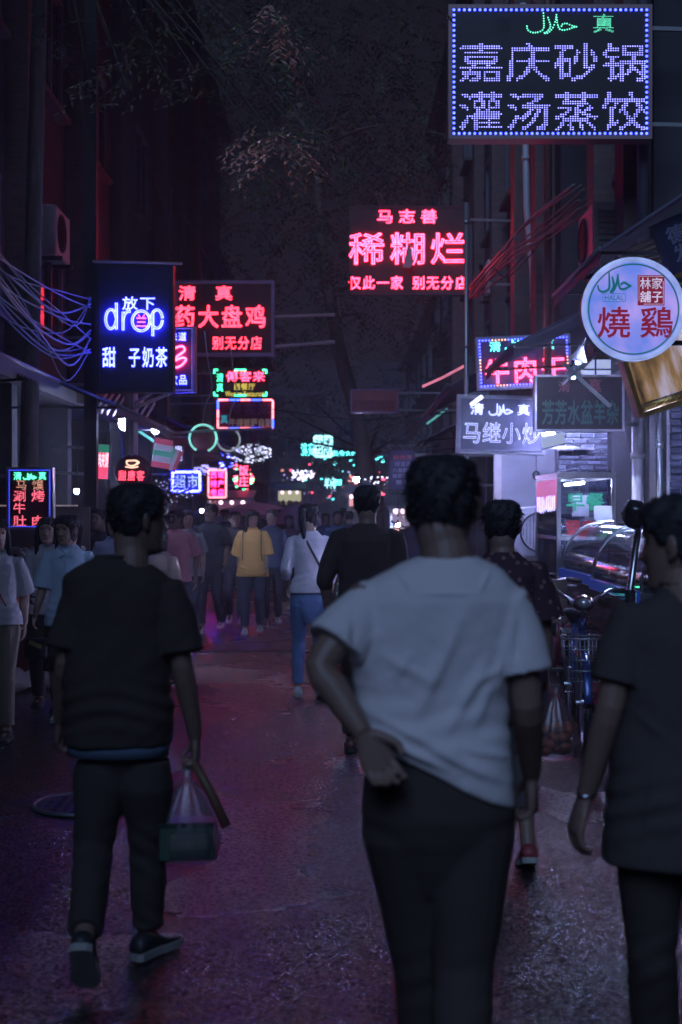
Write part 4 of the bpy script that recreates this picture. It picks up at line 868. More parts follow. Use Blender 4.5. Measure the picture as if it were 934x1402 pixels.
# stall lamp cluster by the round sign
for i, (px, py, d) in enumerate([(793,487,11.5),(787,508,12.6)]):
    r = thing('stall_lamp', ['upper','lower'][i]+' white shaded stall lamp left of the round sign', 'lamp', tuple(at(px,py,d)), (.3,.2,0), None, .62)
    MB().rings([(0,0,-.05,.13,.13,0,2),(0,0,-.045,.12,.12,0,2),(0,0,.08,.05,.05,0,2),(0,0,.14,.03,.03,0,2)], 18).obj('lamp_shade', M('lamp_enamel', (.3,.3,.34), .3), r, True); MB().ell((0,0,-.075), (.026,.026,.03)).obj('bulb', E('bulb_strong', (.50,.58,1.0), 1500), r, True); MB().tube([(0,0,.13),(.1,.1,.6)], .012, 6).obj('arm', dsteel, r)
q = MB(); [q.bar(at(770+i*9,525-i*7,12.4), at(796+i*7,500-i*6,12.8), .02) for i in range(4)]; q.bar(at(772,497,12.6), at(835,555,12.3), .03); tag(q.obj('lamp_bracket', galv), 'criss-cross steel bracket holding the stall lamps left of the round sign', 'bracket')
# lit sheet behind (pale blue)
r = thing('lit_awning_sheet', 'pale blue lit plastic sheet stretched between the round sign and mutton board', 'sheet', tuple(at(815,505,14.4))); MB().box((0,0,0), (.40,.02,.20)).obj('sheet', M('pale_sheet', (.6,.65,.8), .4, emit=(.55,.65,1), es=.55, var=.3), r); MB().box((0,-.02,.0), (.42,.02,.014)).box((.0,-.02,0), (.014,.022,.2)).obj('batten', dsteel, r)
r = thing('lit_awning_sheet', 'blue-white lit sheet end glowing behind the lower edge of the mutton board', 'sheet', tuple(at(757,602,14.6)), (0,-.25,0)); MB().box((0,0,0), (.24,.02,.12)).obj('sheet', MATS['pale_sheet'], r); MB().box((0,-.012,-.065), (.26,.03,.012)).obj('batten', dsteel, r)

# round roast chicken light box
def round_face():
    m = bpy.data.materials.new('round_face'); m.use_nodes = True; nt = m.node_tree; N = nt.nodes; L = nt.links; b = N['Principled BSDF']; tc = N.new('ShaderNodeTexCoord')
    nz = N.new('ShaderNodeTexNoise'); nz.inputs['Scale'].default_value = 5; nz.inputs['Detail'].default_value = 3; L.new(tc.outputs['Object'], nz.inputs['Vector'])
    cr = N.new('ShaderNodeValToRGB'); cr.color_ramp.elements[0].position = .36; cr.color_ramp.elements[0].color = (.115,.19,.70,1); cr.color_ramp.elements[1].position = .68; cr.color_ramp.elements[1].color = (.40,.29,.78,1); L.new(nz.outputs['Fac'], cr.inputs[0])
    L.new(cr.outputs[0], b.inputs['Emission Color']); b.inputs['Emission Strength'].default_value = 1.0; b.inputs['Base Color'].default_value = (.3,.3,.4,1); b.inputs['Roughness'].default_value = .25; return m
d = 9.0; k = d/F; r = thing('round_light_box', 'round lavender light box with red and green roast chicken lettering on the right', 'light box', tuple(at(865,424,d))); Rr = 70*k
V = MB(); n = 64
def disc(rr, y0, y1): 
    q = MB(); vs = [(rr*math.cos(2*PI*i/n), y0, rr*math.sin(2*PI*i/n)) for i in range(n)]+[(rr*math.cos(2*PI*i/n), y1, rr*math.sin(2*PI*i/n)) for i in range(n)]
    q.add(vs, [tuple(range(n)), tuple(reversed(range(n, 2*n)))]+[(i, i+n, (i+1) % n+n, (i+1) % n) for i in range(n)]); return q
disc(Rr*.99, -.05, .08).obj('casing', dsteel, r); disc(Rr*.955, -.056, -.0505).obj('face', round_face(), r)
circ = lambda rr, y: [(rr*math.cos(a), y, rr*math.sin(a)) for a in np.linspace(0, 2*PI, 65)]
MB().tube(circ(Rr*.965, -.055), .0165, 8).obj('rim', E('rim_glow', (.32,.42,.88), .85), r, True); MB().tube(circ(Rr*.875, -.0575), .0052, 6).obj('green_ring', M('print_green', (.01,.12,.10), .4, emit=(.006,.10,.13), es=1.0), r, True)
PG = MATS['print_green']; PR = M('print_red', (.2,.02,.03), .4, emit=(.17,.010,.035), es=1.0); PW = E('print_pale', (.62,.58,.85), .85)
L_ = lambda x0, y0, x1, y1: ((x0-865)*k, (424-y1)*k, (x1-865)*k, (424-y0)*k)
halal(r, L_(816,374,862,402), PG, -.060, 'tube', .0062)
text(r, 'HALAL', L_(826,405,851,411.5), 0, 'flat', PG, -.058, whole=True, name='lettering')
q = MB(); a = L_(823,403,854,413.5); [q.box(((a[0]+a[2])/2, -.0585, z), (a[2]-a[0], .002, .0022)) for z in (a[1], a[3])]; [q.box((x, -.0585, (a[1]+a[3])/2), (.0022, .002, a[3]-a[1])) for x in (a[0], a[2])]; q.obj('box_outline', PG, r)
a = L_(870.5,378,907,419); MB().box(((a[0]+a[2])/2, -.058, (a[1]+a[3])/2), (a[2]-a[0], .003, a[3]-a[1]), bev=.0).obj('red_seal', PR, r)
q = MB(); cx_, cz_ = (a[0]+a[2])/2, (a[1]+a[3])/2; w2, h2 = (a[2]-a[0])/2-.008, (a[3]-a[1])/2-.008; q.tube([(cx_-w2,-.0605,cz_-h2+.02),(cx_-w2,-.0605,cz_+h2),(cx_+w2,-.0605,cz_+h2)], .0014, 4); q.tube([(cx_+w2,-.0605,cz_+h2-.03),(cx_+w2,-.0605,cz_-h2),(cx_-w2+.03,-.0605,cz_-h2)], .0014, 4); q.obj('seal_line', PW, r)
text(r, '林家', L_(873,381,905,398), 0, 'bold', PW, -.060, name='character'); text(r, '舖子', L_(873,399,905,416), 0, 'bold', PW, -.060, name='character')
text(r, '燒', L_(814,420,862,466), 0, 'bold', PR, -.058, name='character'); text(r, '鷄', L_(872,420,920,466), 0, 'bold', PR, -.058, name='character')
for z in (.2, -.2): MB().bar((Rr*.6,.05,z), (3.9-r.location.x-.02,.15,z), .03).obj('bracket', dsteel, r)
# golden board below it and dark board above it
gold = M('gold_leaf', (.75,.48,.16), .28, .9, var=.4, vs=5, bump=.5, bs=70); goldf = M('gold_face_sheen', (.16,.09,.04), .4, .2, var=.7, vs=3.5, bump=.15, col2=(.75,.6,.5), emit=(.9,.55,.35), es=.10)
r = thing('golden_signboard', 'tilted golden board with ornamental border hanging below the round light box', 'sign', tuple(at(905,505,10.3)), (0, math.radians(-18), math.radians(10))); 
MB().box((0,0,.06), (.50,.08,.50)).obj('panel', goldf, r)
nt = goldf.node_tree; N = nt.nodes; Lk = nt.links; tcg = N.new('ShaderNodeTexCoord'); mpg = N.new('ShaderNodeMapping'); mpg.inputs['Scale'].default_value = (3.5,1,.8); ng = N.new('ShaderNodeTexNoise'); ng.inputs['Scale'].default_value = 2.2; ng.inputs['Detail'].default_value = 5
rg_ = N.new('ShaderNodeValToRGB'); el = rg_.color_ramp.elements; el[0].position = .36; el[0].color = (.05,.03,.02,1); el[1].position = .66; el[1].color = (.85,.72,.85,1); e2 = el.new(.5); e2.color = (.45,.25,.10,1)  # pale streaks paint sheen and highlights into the gold face
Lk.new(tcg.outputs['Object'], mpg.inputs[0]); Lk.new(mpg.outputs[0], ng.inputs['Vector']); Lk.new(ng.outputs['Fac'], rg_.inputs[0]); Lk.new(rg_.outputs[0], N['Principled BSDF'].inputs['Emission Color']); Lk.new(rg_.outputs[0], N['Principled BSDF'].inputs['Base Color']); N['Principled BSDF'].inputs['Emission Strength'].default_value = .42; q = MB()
for sx in (-1,1): q.box((sx*.265,-.005,.03), (.035,.11,.60))
for z in (-.27,.33): q.box((0,-.005,z), (.495,.11,.035))
q.obj('frame', gold, r); q = MB(); q.box((0,-.045,-.225), (.49,.02,.05))
for i in range(18): q.tube([(-.235+i*.027,-.06,-.245),(-.225+i*.027,-.065,-.215),(-.215+i*.027,-.06,-.235),(-.222+i*.027,-.06,-.228)], .0045, 5, 2)
q.obj('ornament', gold, r, True); q = MB()
for i in range(16):
    x = R.uniform(-.24,.24); h_ = R.uniform(.02,.12); q.add([(x-.012,-.042,.31),(x+.012,-.042,.31),(x+.002,-.043,.31-h_)], [(0,1,2)])
q.obj('paint_drips', M('dark_paint', (.05,.03,.05), .5), r)
r = thing('dark_signboard', 'dark blue board with carved characters and a golden lower border at the top right edge', 'sign', tuple(at(935,330,11)), (0, math.radians(-24), math.radians(14)))
MB().box((0,0,0), (.42,.06,.42)).obj('panel', blue_panel, r); MB().box((0,-.01,-.25), (.46,.09,.09)).obj('golden_border', gold, r); text(r, '德发', (-.2,-.15,.1,.15), 0, 'heavy', M('dull_blue_letter', (.18,.2,.3), .4), -.034, True, 'carved_character')
r = thing('cream_shutter_box', 'cream ribbed awning housing above the round light box', 'awning box', tuple(at(890,345,12.2)), (0, math.radians(-22), 0))
for i in range(5): MB().box((0,0,-.09+i*.043), (.50,.12,.036), bev=.01).obj('slat', M('cream_metal', (.45,.40,.34), .4, .3), r)
# blue notice
r = thing('blue_notice', 'small bright blue notice with white lettering on the right brick pier', 'notice', (3.2, 12.72, EYE+(HOR-660)*12.72/F)); MB().box((0,0,0), (.2,.02,.16)).obj('panel', M('notice_blue', (.02,.12,.6), .4, emit=(.03,.25,1), es=.35), r); text(r, '通知', (-.085,.02,.0,.065), 0, 'bold', M('notice_white', (.7,.7,.8), .4), -.012); text(r, '消防安全', (-.085,-.05,.07,-.01), 0, 'bold', MATS['notice_white'], -.012)

cluster('small teal lights under the cyan sign at the street end', (470,612,525,640), 50, 22, (C_tube,), .05)
cluster('small red and orange shop lights on the right of the street end', (470,640,530,690), 40, 26, (P_soft, E('led_amber', (1,.35,.25), 1.3)), .05)
cluster('tiny orange and white lights of stalls at the left of the street end', (283,680,330,700), 38, 22, (E('led_amber'), E('led_pale2')), .04)
cluster('blue and violet lights over the left stalls in the distance', (300,610,330,645), 42, 26, (E('led_violet2'), B_tube), .05)
cluster('warm sparkling lights left of the neck of the man in white', (535,690,575,735), 24, 40, (E('led_amber'), E('led_pale2')), .018)
sign('neon_sign', 'red vertical neon sign hanging under the white fairy lights', (326,634,342,668), 34, [dict(t='饭庄', r=(327,636,341,666), v=True, a=P_soft, m='heavy', one=True)], panel=red_panel, fw=.02, wall=-3.6)
sign('neon_sign', 'small teal neon sign at the far left stalls under the red vertical sign', (296,684,322,693), 36, [dict(t='小吃', r=(298,684,320,693), a=G_tube, m='heavy', one=True)], panel=black_panel, framed=False)
r = thing('corrugated_roof_sheet', 'pale corrugated roof sheet lit by the white lamp under the tea sign', 'roof sheet', tuple(at(172,556,17.6)), (.5,.25,0))
for i in range(9): MB().tube([(-.30+i*.075,-.3,0),(-.30+i*.075,.3,0)], .03, 8, ry=.010).obj('corrugation', M('pale_post'), r, True)

cluster('scattered tiny coloured lights of the distant night street', (385,625,520,688), 62, 60, (E('led_amber'), C_tube, E('led_pale2'), P_soft, E('led_violet2')), .06)
cluster('string of tiny white lights under the far awning on the right', (500,650,540,664), 30, 18, (L_white,), .02)
# ================================================================== cables
def cable(label, pts, r, group, m=black_cable, name='overhead_cable', k=6):
    q = MB(); q.tube(pts, r, 5, k); return tag(q.obj(name, m, None, True), label, 'cable', group)
cable_pale = M('cable_pale', (.32,.34,.42), .30)
for i in range(13):
    a = at(-60+R.uniform(-20,20), 285+R.uniform(-45,60), 11+R.uniform(-.5,1)); b = at(124, 425+R.uniform(-25,60), 14.85+R.uniform(-.1,.05)); sg = R.uniform(.05,.45)
    m1 = a.lerp(b,.35)+Vector((R.uniform(-.1,.1),0,-sg*.8+R.uniform(-.1,.1))); m2 = a.lerp(b,.72)+Vector((R.uniform(-.1,.1),0,-sg+R.uniform(-.1,.1)))
    cable('thin cable in the tangled bunch sweeping from the left edge down to the black post', [a, m1, m2, b], R.uniform(.006,.012), 'tangled cables left of the tea sign', cable_pale)
for (x0,y0,x1,y1) in ((5,355,120,475),(30,400,122,480)): cable('sagging loop of cable hanging low left of the black post', [at(x0-60,y0-60,12), at(x0+20,y0+45,13), at(x0+60,y0+120,14), at(x1,y1,14.9)], .008, 'sagging loops left of the tea sign', cable_pale)
cable('cable crossing the upper left sky toward the chicken sign', [at(92,125,18), at(130,210,18.5), at(188,288,19)], .010, None)
cable('second faint cable in the upper left ending above the chicken sign', [at(176,140,19), at(195,215,19.5), at(228,296,20)], .010, None)
for i in range(9):
    o_ = Vector((R.uniform(-.07,.07), R.uniform(-.1,.1), R.uniform(-.08,.08))); cable('cable in the thick bundle climbing from the porridge sign to the right facade', [at(645,402,21.5)+o_, at(690,355,19)+o_*1.6+Vector((0,0,R.uniform(-.08,.08))), at(735,318,17.4)+o_*1.6+Vector((0,0,R.uniform(-.08,.08))), at(800,270,15.4)+o_*2], R.uniform(.010,.02), 'bundle of cables right of the porridge sign', M('cable_brown', (.22,.16,.16), .5))
cable('loose loop of cable under the thick bundle on the right', [at(675,365,18), at(695,378,18), at(725,350,17.5), at(745,322,17)], .010, None)
for i, (a, b, s_) in enumerate([((376,560,28),(640,548,30),.3), ((300,610,40),(520,570,42),.5), ((420,590,45),(600,560,30),.3)]):
    A, B = at(*a), at(*b); cable(['thin wire crossing the street behind the chicken sign', 'lower wire across the far street', 'wire running to the cyan sign'][i], [A, A.lerp(B,.5)-Vector((0,0,s_)), B], .012, None)

# ================================================================== trees
leaf_m = M('leaf', (.045,.06,.032), .5, var=.5, vs=3, bump=.1); bark = M('bark', (.10,.085,.075), .85, var=.4, vs=8, bump=.8, bs=30)
def leafq(q, p, d, nrm, ln, wd):
    s_ = d.cross(nrm).normalized()*wd; q.add([p, p+d*ln*.45+s_-nrm*ln*.04, p+d*ln, p+d*ln*.45-s_-nrm*ln*.04, p+d*ln*.5+nrm*ln*.06], [(0,1,4),(1,2,4),(2,3,4),(3,0,4)])
def spray(q, p, d, n, ln):
    d = d.normalized(); side = d.cross(Vector((0,0,1)));
    side = side.normalized() if side.length > .05 else Vector((1,0,0)); nn = side.cross(d).normalized()
    for i in range(n):
        t = (i+1)/n; c = p+d*ln*5*t+Vector((0,0,-.25*t*t*ln*5)); sd = side*(1 if i % 2 else -1)
        leafq(q, c, (sd+d*.6+Vector((R.uniform(-.2,.2),R.uniform(-.2,.2),-.45))).normalized(), (nn+Vector((R.uniform(-.5,.5),R.uniform(-.5,.5),0))).normalized(), ln*R.uniform(.8,1.15), ln*.19)
def tree(label, trunk, limbs, tips, ln, n, per, spread, m=leaf_m):
    root = thing('street_tree', label, 'tree', (trunk[0][0][0], trunk[0][0][1], 0)); o = Vector(root.location)
    q = MB(); P = [Vector(p)-o for p, r in trunk]; q.tube(P, [r for p, r in trunk], 10, 4)
    for l in limbs: q.tube([Vector(p)-o for p, r in l], [r for p, r in l], 6, 4)
    q.obj('trunk', bark, root, True); q = MB()
    for tp in tips:
        c = Vector(tp)-o
        for i in range(per):
            dv = Vector((R.gauss(0,1), R.gauss(0,1), R.gauss(0,.7))); p = c+dv*spread*.5; spray(q, p, Vector((R.uniform(-1,1), R.uniform(-1,1), R.uniform(-.6,.3))), n, ln)
    q.obj('crown', m, root); return root
tr = Vector((-3.15, 16.0, 0)); tips = [(370,22,11.6),(392,62,11.6),(340,48,11.8),(306,80,12.0),(270,100,11.6),(236,116,12.0),(205,60,12.2),(170,110,11.6),(150,60,12.6),(120,95,12.0),(100,40,12.6),(250,20,12.6),(210,10,11.8),(310,10,12.4),(378,190,11.6),(362,204,11.7),(388,205,11.6),(533,2,11.6)]
T3 = [tuple(at(*t)) for t in tips]; crot = Vector((-2.95,14,7.4))
tree('leafy street tree overhanging the upper left with drooping pinnate leaves', [((-3.15,14.2,0),.10),((-3.1,14.2,3),.09),((-3.0,14.1,6.2),.08),((-2.9,14,8.5),.05)],
     [[(crot,.03),(crot.lerp(Vector(t),.5)+Vector((0,0,.35)),.012),(Vector(t),.004)] for t in T3], T3, .085, 9, 5, .26, M('leaf_near', (.09,.12,.05), .5, var=.5, vs=3))
for n_, (c_, lab) in enumerate([([(372,18,11.4),(395,55,11.6),(388,30,11.4)], 'leaf sprig coloured as if lit pink, hanging from the tree top left of the sky gap'), ([(378,190,11.2),(362,202,11.4),(390,205,11.3),(370,180,11.3)], 'small leaf cluster coloured as if lit pink, hanging alone below the branches')]):
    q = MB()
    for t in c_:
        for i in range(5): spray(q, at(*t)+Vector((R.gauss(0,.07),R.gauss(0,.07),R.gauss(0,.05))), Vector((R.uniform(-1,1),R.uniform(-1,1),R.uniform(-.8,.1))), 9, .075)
    rs_ = thing('leaf_sprig', lab, 'sprig', tuple(at(*c_[0]))); q.v = [tuple(Vector(v)-rs_.location) for v in q.v]; q.obj('leaf_cluster', M('leaf_pink_lit', (.62,.34,.24), .5, var=.5, vs=6), rs_); MB().tube([(0,0,0), at(c_[0][0]-12,c_[0][1]-60,11.5)-rs_.location, crot-rs_.location], [.003,.004,.006], 5, 4).obj('twig', bark, rs_)  # pinkish light on the leaves is painted into their colour
ctr = [tuple(at(R.uniform(230,640), R.uniform(-40,470), R.uniform(33,40))) for _ in range(46)]
tk = [at(500,650,36), at(487,560,36), at(465,480,36), at(440,330,36), at(436,200,36)]
def lmb(t): c = min(tk[1:], key=lambda p: (p-Vector(t)).length); return [(c,.05),(c.lerp(Vector(t),.5)+Vector((0,0,.4)),.03),(Vector(t),.012)]
tree('tall dark street tree with a leaning trunk in the middle of the view', [((at(503,745,36).x,36,0),.24),(at(500,650,36),.21),(at(487,560,36),.19),(at(465,480,36),.17),(at(440,330,36),.13),(at(436,200,36),.08)],
     [lmb(t) for t in ctr[:7]], ctr, .15, 11, 50, 2.3)
low = [tuple(at(x,y,d)) for x,y,d in ((385,560,43),(420,540,43),(470,555,43.5),(520,570,43),(560,590,43),(400,600,44),(450,630,45),(350,590,44),(500,640,47),(480,600,43.2),(430,640,50),(540,520,43),(600,610,42))]
tree('low leafy tree behind and around the cyan signs, tinted teal by them', [((at(520,700,45).x,45,0),.15),((at(518,660,45).x,45,2.4),.13),((at(500,600,45).x,45,3.8),.08)], [[(at(505,620,45),.06),(at(505,620,45).lerp(Vector(t),.5),.03),(Vector(t),.01)] for t in low], low, .15, 7, 26, 1.25)
gt = [tuple(at(x,y,22.3)) for x,y in ((215,660),(235,655),(250,668),(228,680),(245,690))]
tree('small dark bushy tree with tiny lights left of the supermarket sign', [((at(232,700,22.3).x,22.3,0),.06),((at(232,690,22.3).x,22.3,1.75),.04)], [], gt, .06, 7, 26, .32)

# ================================================================== right side stalls
clear = glass('clear_glass', (.86,.90,.97), 1.3); film = glass('plastic_film', (.80,.78,.85), .6, .3, .16)
r = thing('glass_food_cabinet', 'tall steel framed glass food cabinet with green and red lettering on the right', 'food cabinet', (1.99, 13.0, 0)); Wc, Dc, z0, z1 = .50, 1.40, .42, 1.92
q = MB()
for x in (0, Wc):
    for y in (0, Dc): q.box((x, y, (z1+.1)/2), (.035,.035,z1-.1))
for z in (z0, 1.36, z1): 
    for y in (0, Dc): q.box((Wc/2, y, z), (Wc-.036, .03, .03))
    for x in (0, Wc): q.box((x, Dc/2, z), (.03, Dc-.036, .03))
q.obj('steel_frame', steel, r)
MB().box((Wc/2,Dc/2,z1+.03), (Wc+.04,Dc+.04,.03)).obj('top', steel, r); MB().box((Wc/2,Dc/2,z0-.16), (Wc-.04,Dc-.04,.28)).obj('cupboard', M('brown_laminate', (.13,.09,.085), .35), r)
for nm, c, dd in (('front_glass',(Wc/2,-.005,1.16),(Wc-.04,.005,1.44)),('side_glass',(-.005,Dc/2,1.16),(.005,Dc-.04,1.44))): MB().box(c, dd).obj(nm, clear, r)
for z in (.85, 1.38): MB().box((Wc/2,Dc/2,z), (Wc-.05,Dc-.06,.012)).obj('shelf', steel, r)
text(r, '早餐', (.06,1.60,.42,1.78), 0, 'heavy', M('green_vinyl', (.03,.4,.2), .5, emit=(.05,.8,.4), es=.10), -.012); text(r, '荤素菜', (.05,1.36,.50,1.53), 0, 'heavy', M('red_vinyl', (.45,.04,.06), .5, emit=(1,.1,.1), es=.06), -.012)
q = MB(); 
for i in range(9):
    for j in range(12): q.box((.03+i*.013, .03, 1.60+j*.022), (.004,.004,.03), rot=(0,.7,0)); q.box((.03+i*.013, .034, 1.60+j*.022), (.004,.004,.03), rot=(0,-.7,0))
q.obj('wire_mesh', galv, r)
MB().box((.30,.6,1.66), (.16,.02,.20)).obj('price_card', M('white_card', (.6,.62,.7), .6), r)
for i in range(5): MB().rings([(.06+i*.09,.3,.86,.035,.035,0,2),(.06+i*.09,.3,1.02,.038,.038,0,2)], 12).obj('food_tub', M('tub', (.5,.5,.6), .4, var=.4), r)
MB().tube([(.25,.15,1.87),(.25,1.2,1.87)], .013, 8).obj('tube_lamp', E('tube_case', (.55,.62,1.0), 110), r)
s_ = MB().box((-.012,.7,1.77), (.01,1.3,.26)).obj('side_light_strip', M('pink_strip', (.5,.2,.3), .4, emit=(1,.25,.6), es=.5, var=.6, vs=9), r); q = MB()
for i in range(10): q.box((-.02,.14+i*.125,1.66+.03*R.random()), (.006,.05,.10+.06*R.random()))
q.obj('strip_lit_letters', E('strip_lilac', (.5,.45,1), 2.0), r, kind='stuff')  # glowing bars stand for the lit characters of the side strip
def case(y0, y1, label, dx=0, dz=0):
    r = thing('curved_display_case', label, 'display case', (2.0+dx, y0, 0)); L_ = y1-y0; zb = 1.09+dz; q = MB(); prof = [(.0,zb),(.005,zb+.10),(.05,zb+.22),(.13,zb+.32),(.24,zb+.39),(.42,zb+.42)]
    P = [Vector((a,0,b)) for a, b in prof]; c, _, _ = crom(P, [1]*6, [1]*6, 4); n = len(c); V = [(p.x, y, p.z) for y in (.01, L_-.01) for p in c]
    q.add(V, [(i, i+1, n+i+1, n+i) for i in range(n-1)]); q.obj('curved_glass', clear, r, True)
    for y in (.012, L_-.012):
        q = MB(); q.tube([(p.x-.004, y, p.z+.003) for p in c], .011, 6); q.obj('curved_rim', steel, r, True)
        q = MB(); q.add([(p.x, y, p.z) for p in c]+[(.42, y, zb)], [tuple(range(n+1))]); q.obj('end_glass', clear, r)
    MB().box((.22,L_/2,zb-.03), (.46,L_-.02,.05)).obj('tray_base', steel, r); MB().box((-.022,L_/2,zb-.035), (.02,L_-.02,.075)).obj('blue_trim', M('blue_trim', (.02,.07,.45), .25, emit=(.05,.15,1), es=.08), r)
    MB().box((.44,L_/2,zb+.2), (.02,L_-.02,.44)).obj('back_panel', steel, r); MB().box((.24,L_/2,zb+.20), (.34,L_-.06,.008)).obj('shelf', clear, r)
    MB().box((.26,L_/2,zb/2-.03), (.44,L_-.03,zb-.14)).obj('counter', M('brown_gloss', (.12,.075,.065), .15), r)
    for x in (.35,): MB().tube([(x,.06,zb+.385),(x,L_-.06,zb+.385)], .011, 8).obj('tube_lamp', E('tube_case', (.55,.62,1.0), 110), r)
    food = M('food', (.35,.20,.12), .45, var=.6, vs=20); pale = M('food_pale', (.55,.5,.45), .5, var=.5, vs=20)
    nb = int(L_/.2)
    for i in range(nb):
        tr_ = MB(); y = .12+i*.2; tr_.box((.2,y,zb+.012), (.30,.17,.02)); t = tr_.obj('tray', steel, r); q = MB()
        for j in range(16): q.ell((.2+R.uniform(-.12,.12), y+R.uniform(-.065,.065), zb+.04+R.uniform(0,.02)), (R.uniform(.015,.035),R.uniform(.015,.03),.018), 7, 5)
        q.obj('food', food if i % 2 else pale, t, True)
    return r
case(11.22, 12.85, 'farther curved glass display case of snacks, beside the tall cabinet'); case(9.35, 11.18, 'nearer curved glass display case half hidden by the person on the right', -.02, -.02)
r = thing('laptop_box', 'pale open box standing on top of the curved display case', 'box', (2.32, 12.6, 1.515)); MB().box((0,0,.07), (.16,.02,.14), rot=(-.25,0,0)).obj('lid', M('white_card'), r); MB().box((0,-.05,.008), (.16,.1,.016)).obj('base', M('white_card'), r)
r = thing('wooden_crate', 'worn wooden crate standing behind the display cases near the slate wall', 'crate', (2.72, 12.35, 1.36))
for i in range(5): MB().box((-.14+i*.07,-.1,.13), (.064,.016,.26)).obj('plank', wood, r)
for i in range(3): MB().box((-.17,.0,.05+i*.09), (.016,.2,.08)).obj('plank', wood, r)
MB().box((0,.0,-.68), (.5,.4,1.34)).obj('support_cabinet', concrete, r)
# knobbly pole with wrapped black bag
r = thing('stall_pole', 'slanting silver stall pole in front of the curved display cases', 'pole', (1.86, 9.15, 0)); MB().tube([(0,0,0),(-.02,0,.95),(.06,.02,1.50)], .022, 10).obj('tube', steel, r, True); MB().tube([(-.0,0,1.02),(.0,0,1.10)], .034, 10).obj('clamp', dsteel, r)
q = MB(); q.ell((0,0,0), (.085,.08,.095), 18, 14); me = q.mesh('bag', True); displace(me, lambda p, nr: .012*fbm(p, 40, 40, 25, 5)); o = link('tied_bag', me, M('black_plastic', (.02,.018,.022), .18), None); o.location = (1.89, 9.14, 1.585); tag(o, 'crumpled black plastic bag tied over the top of the silver stall pole', 'bag')
lt = thing('reflection_lettering', 'glowing green and white letters imitating a sign reflected in the brown counter', 'painted reflection', (1.60, 11.1, 0)); MB().box((0.0,.03,.90), (.34,.03,.34)).obj('panel', M('brown_gloss'), lt)  # glowing letters put in for a sign's reflection in the glossy counter
MB().box((0,.04,.36), (.05,.04,.74)).obj('post', dsteel, lt)
text(lt, '清真', (-.09,.945,.07,1.03), 0, 'heavy', G_tube, .005); text(lt, '夹馍', (-.12,.76,.12,.88), 0, 'heavy', E('ice_letters', (.55,.65,1), 2.0), .005); text(lt, '肉', (-.13,.88,-.06,.94), 0, 'bold', MATS['ice_letters'], .005)
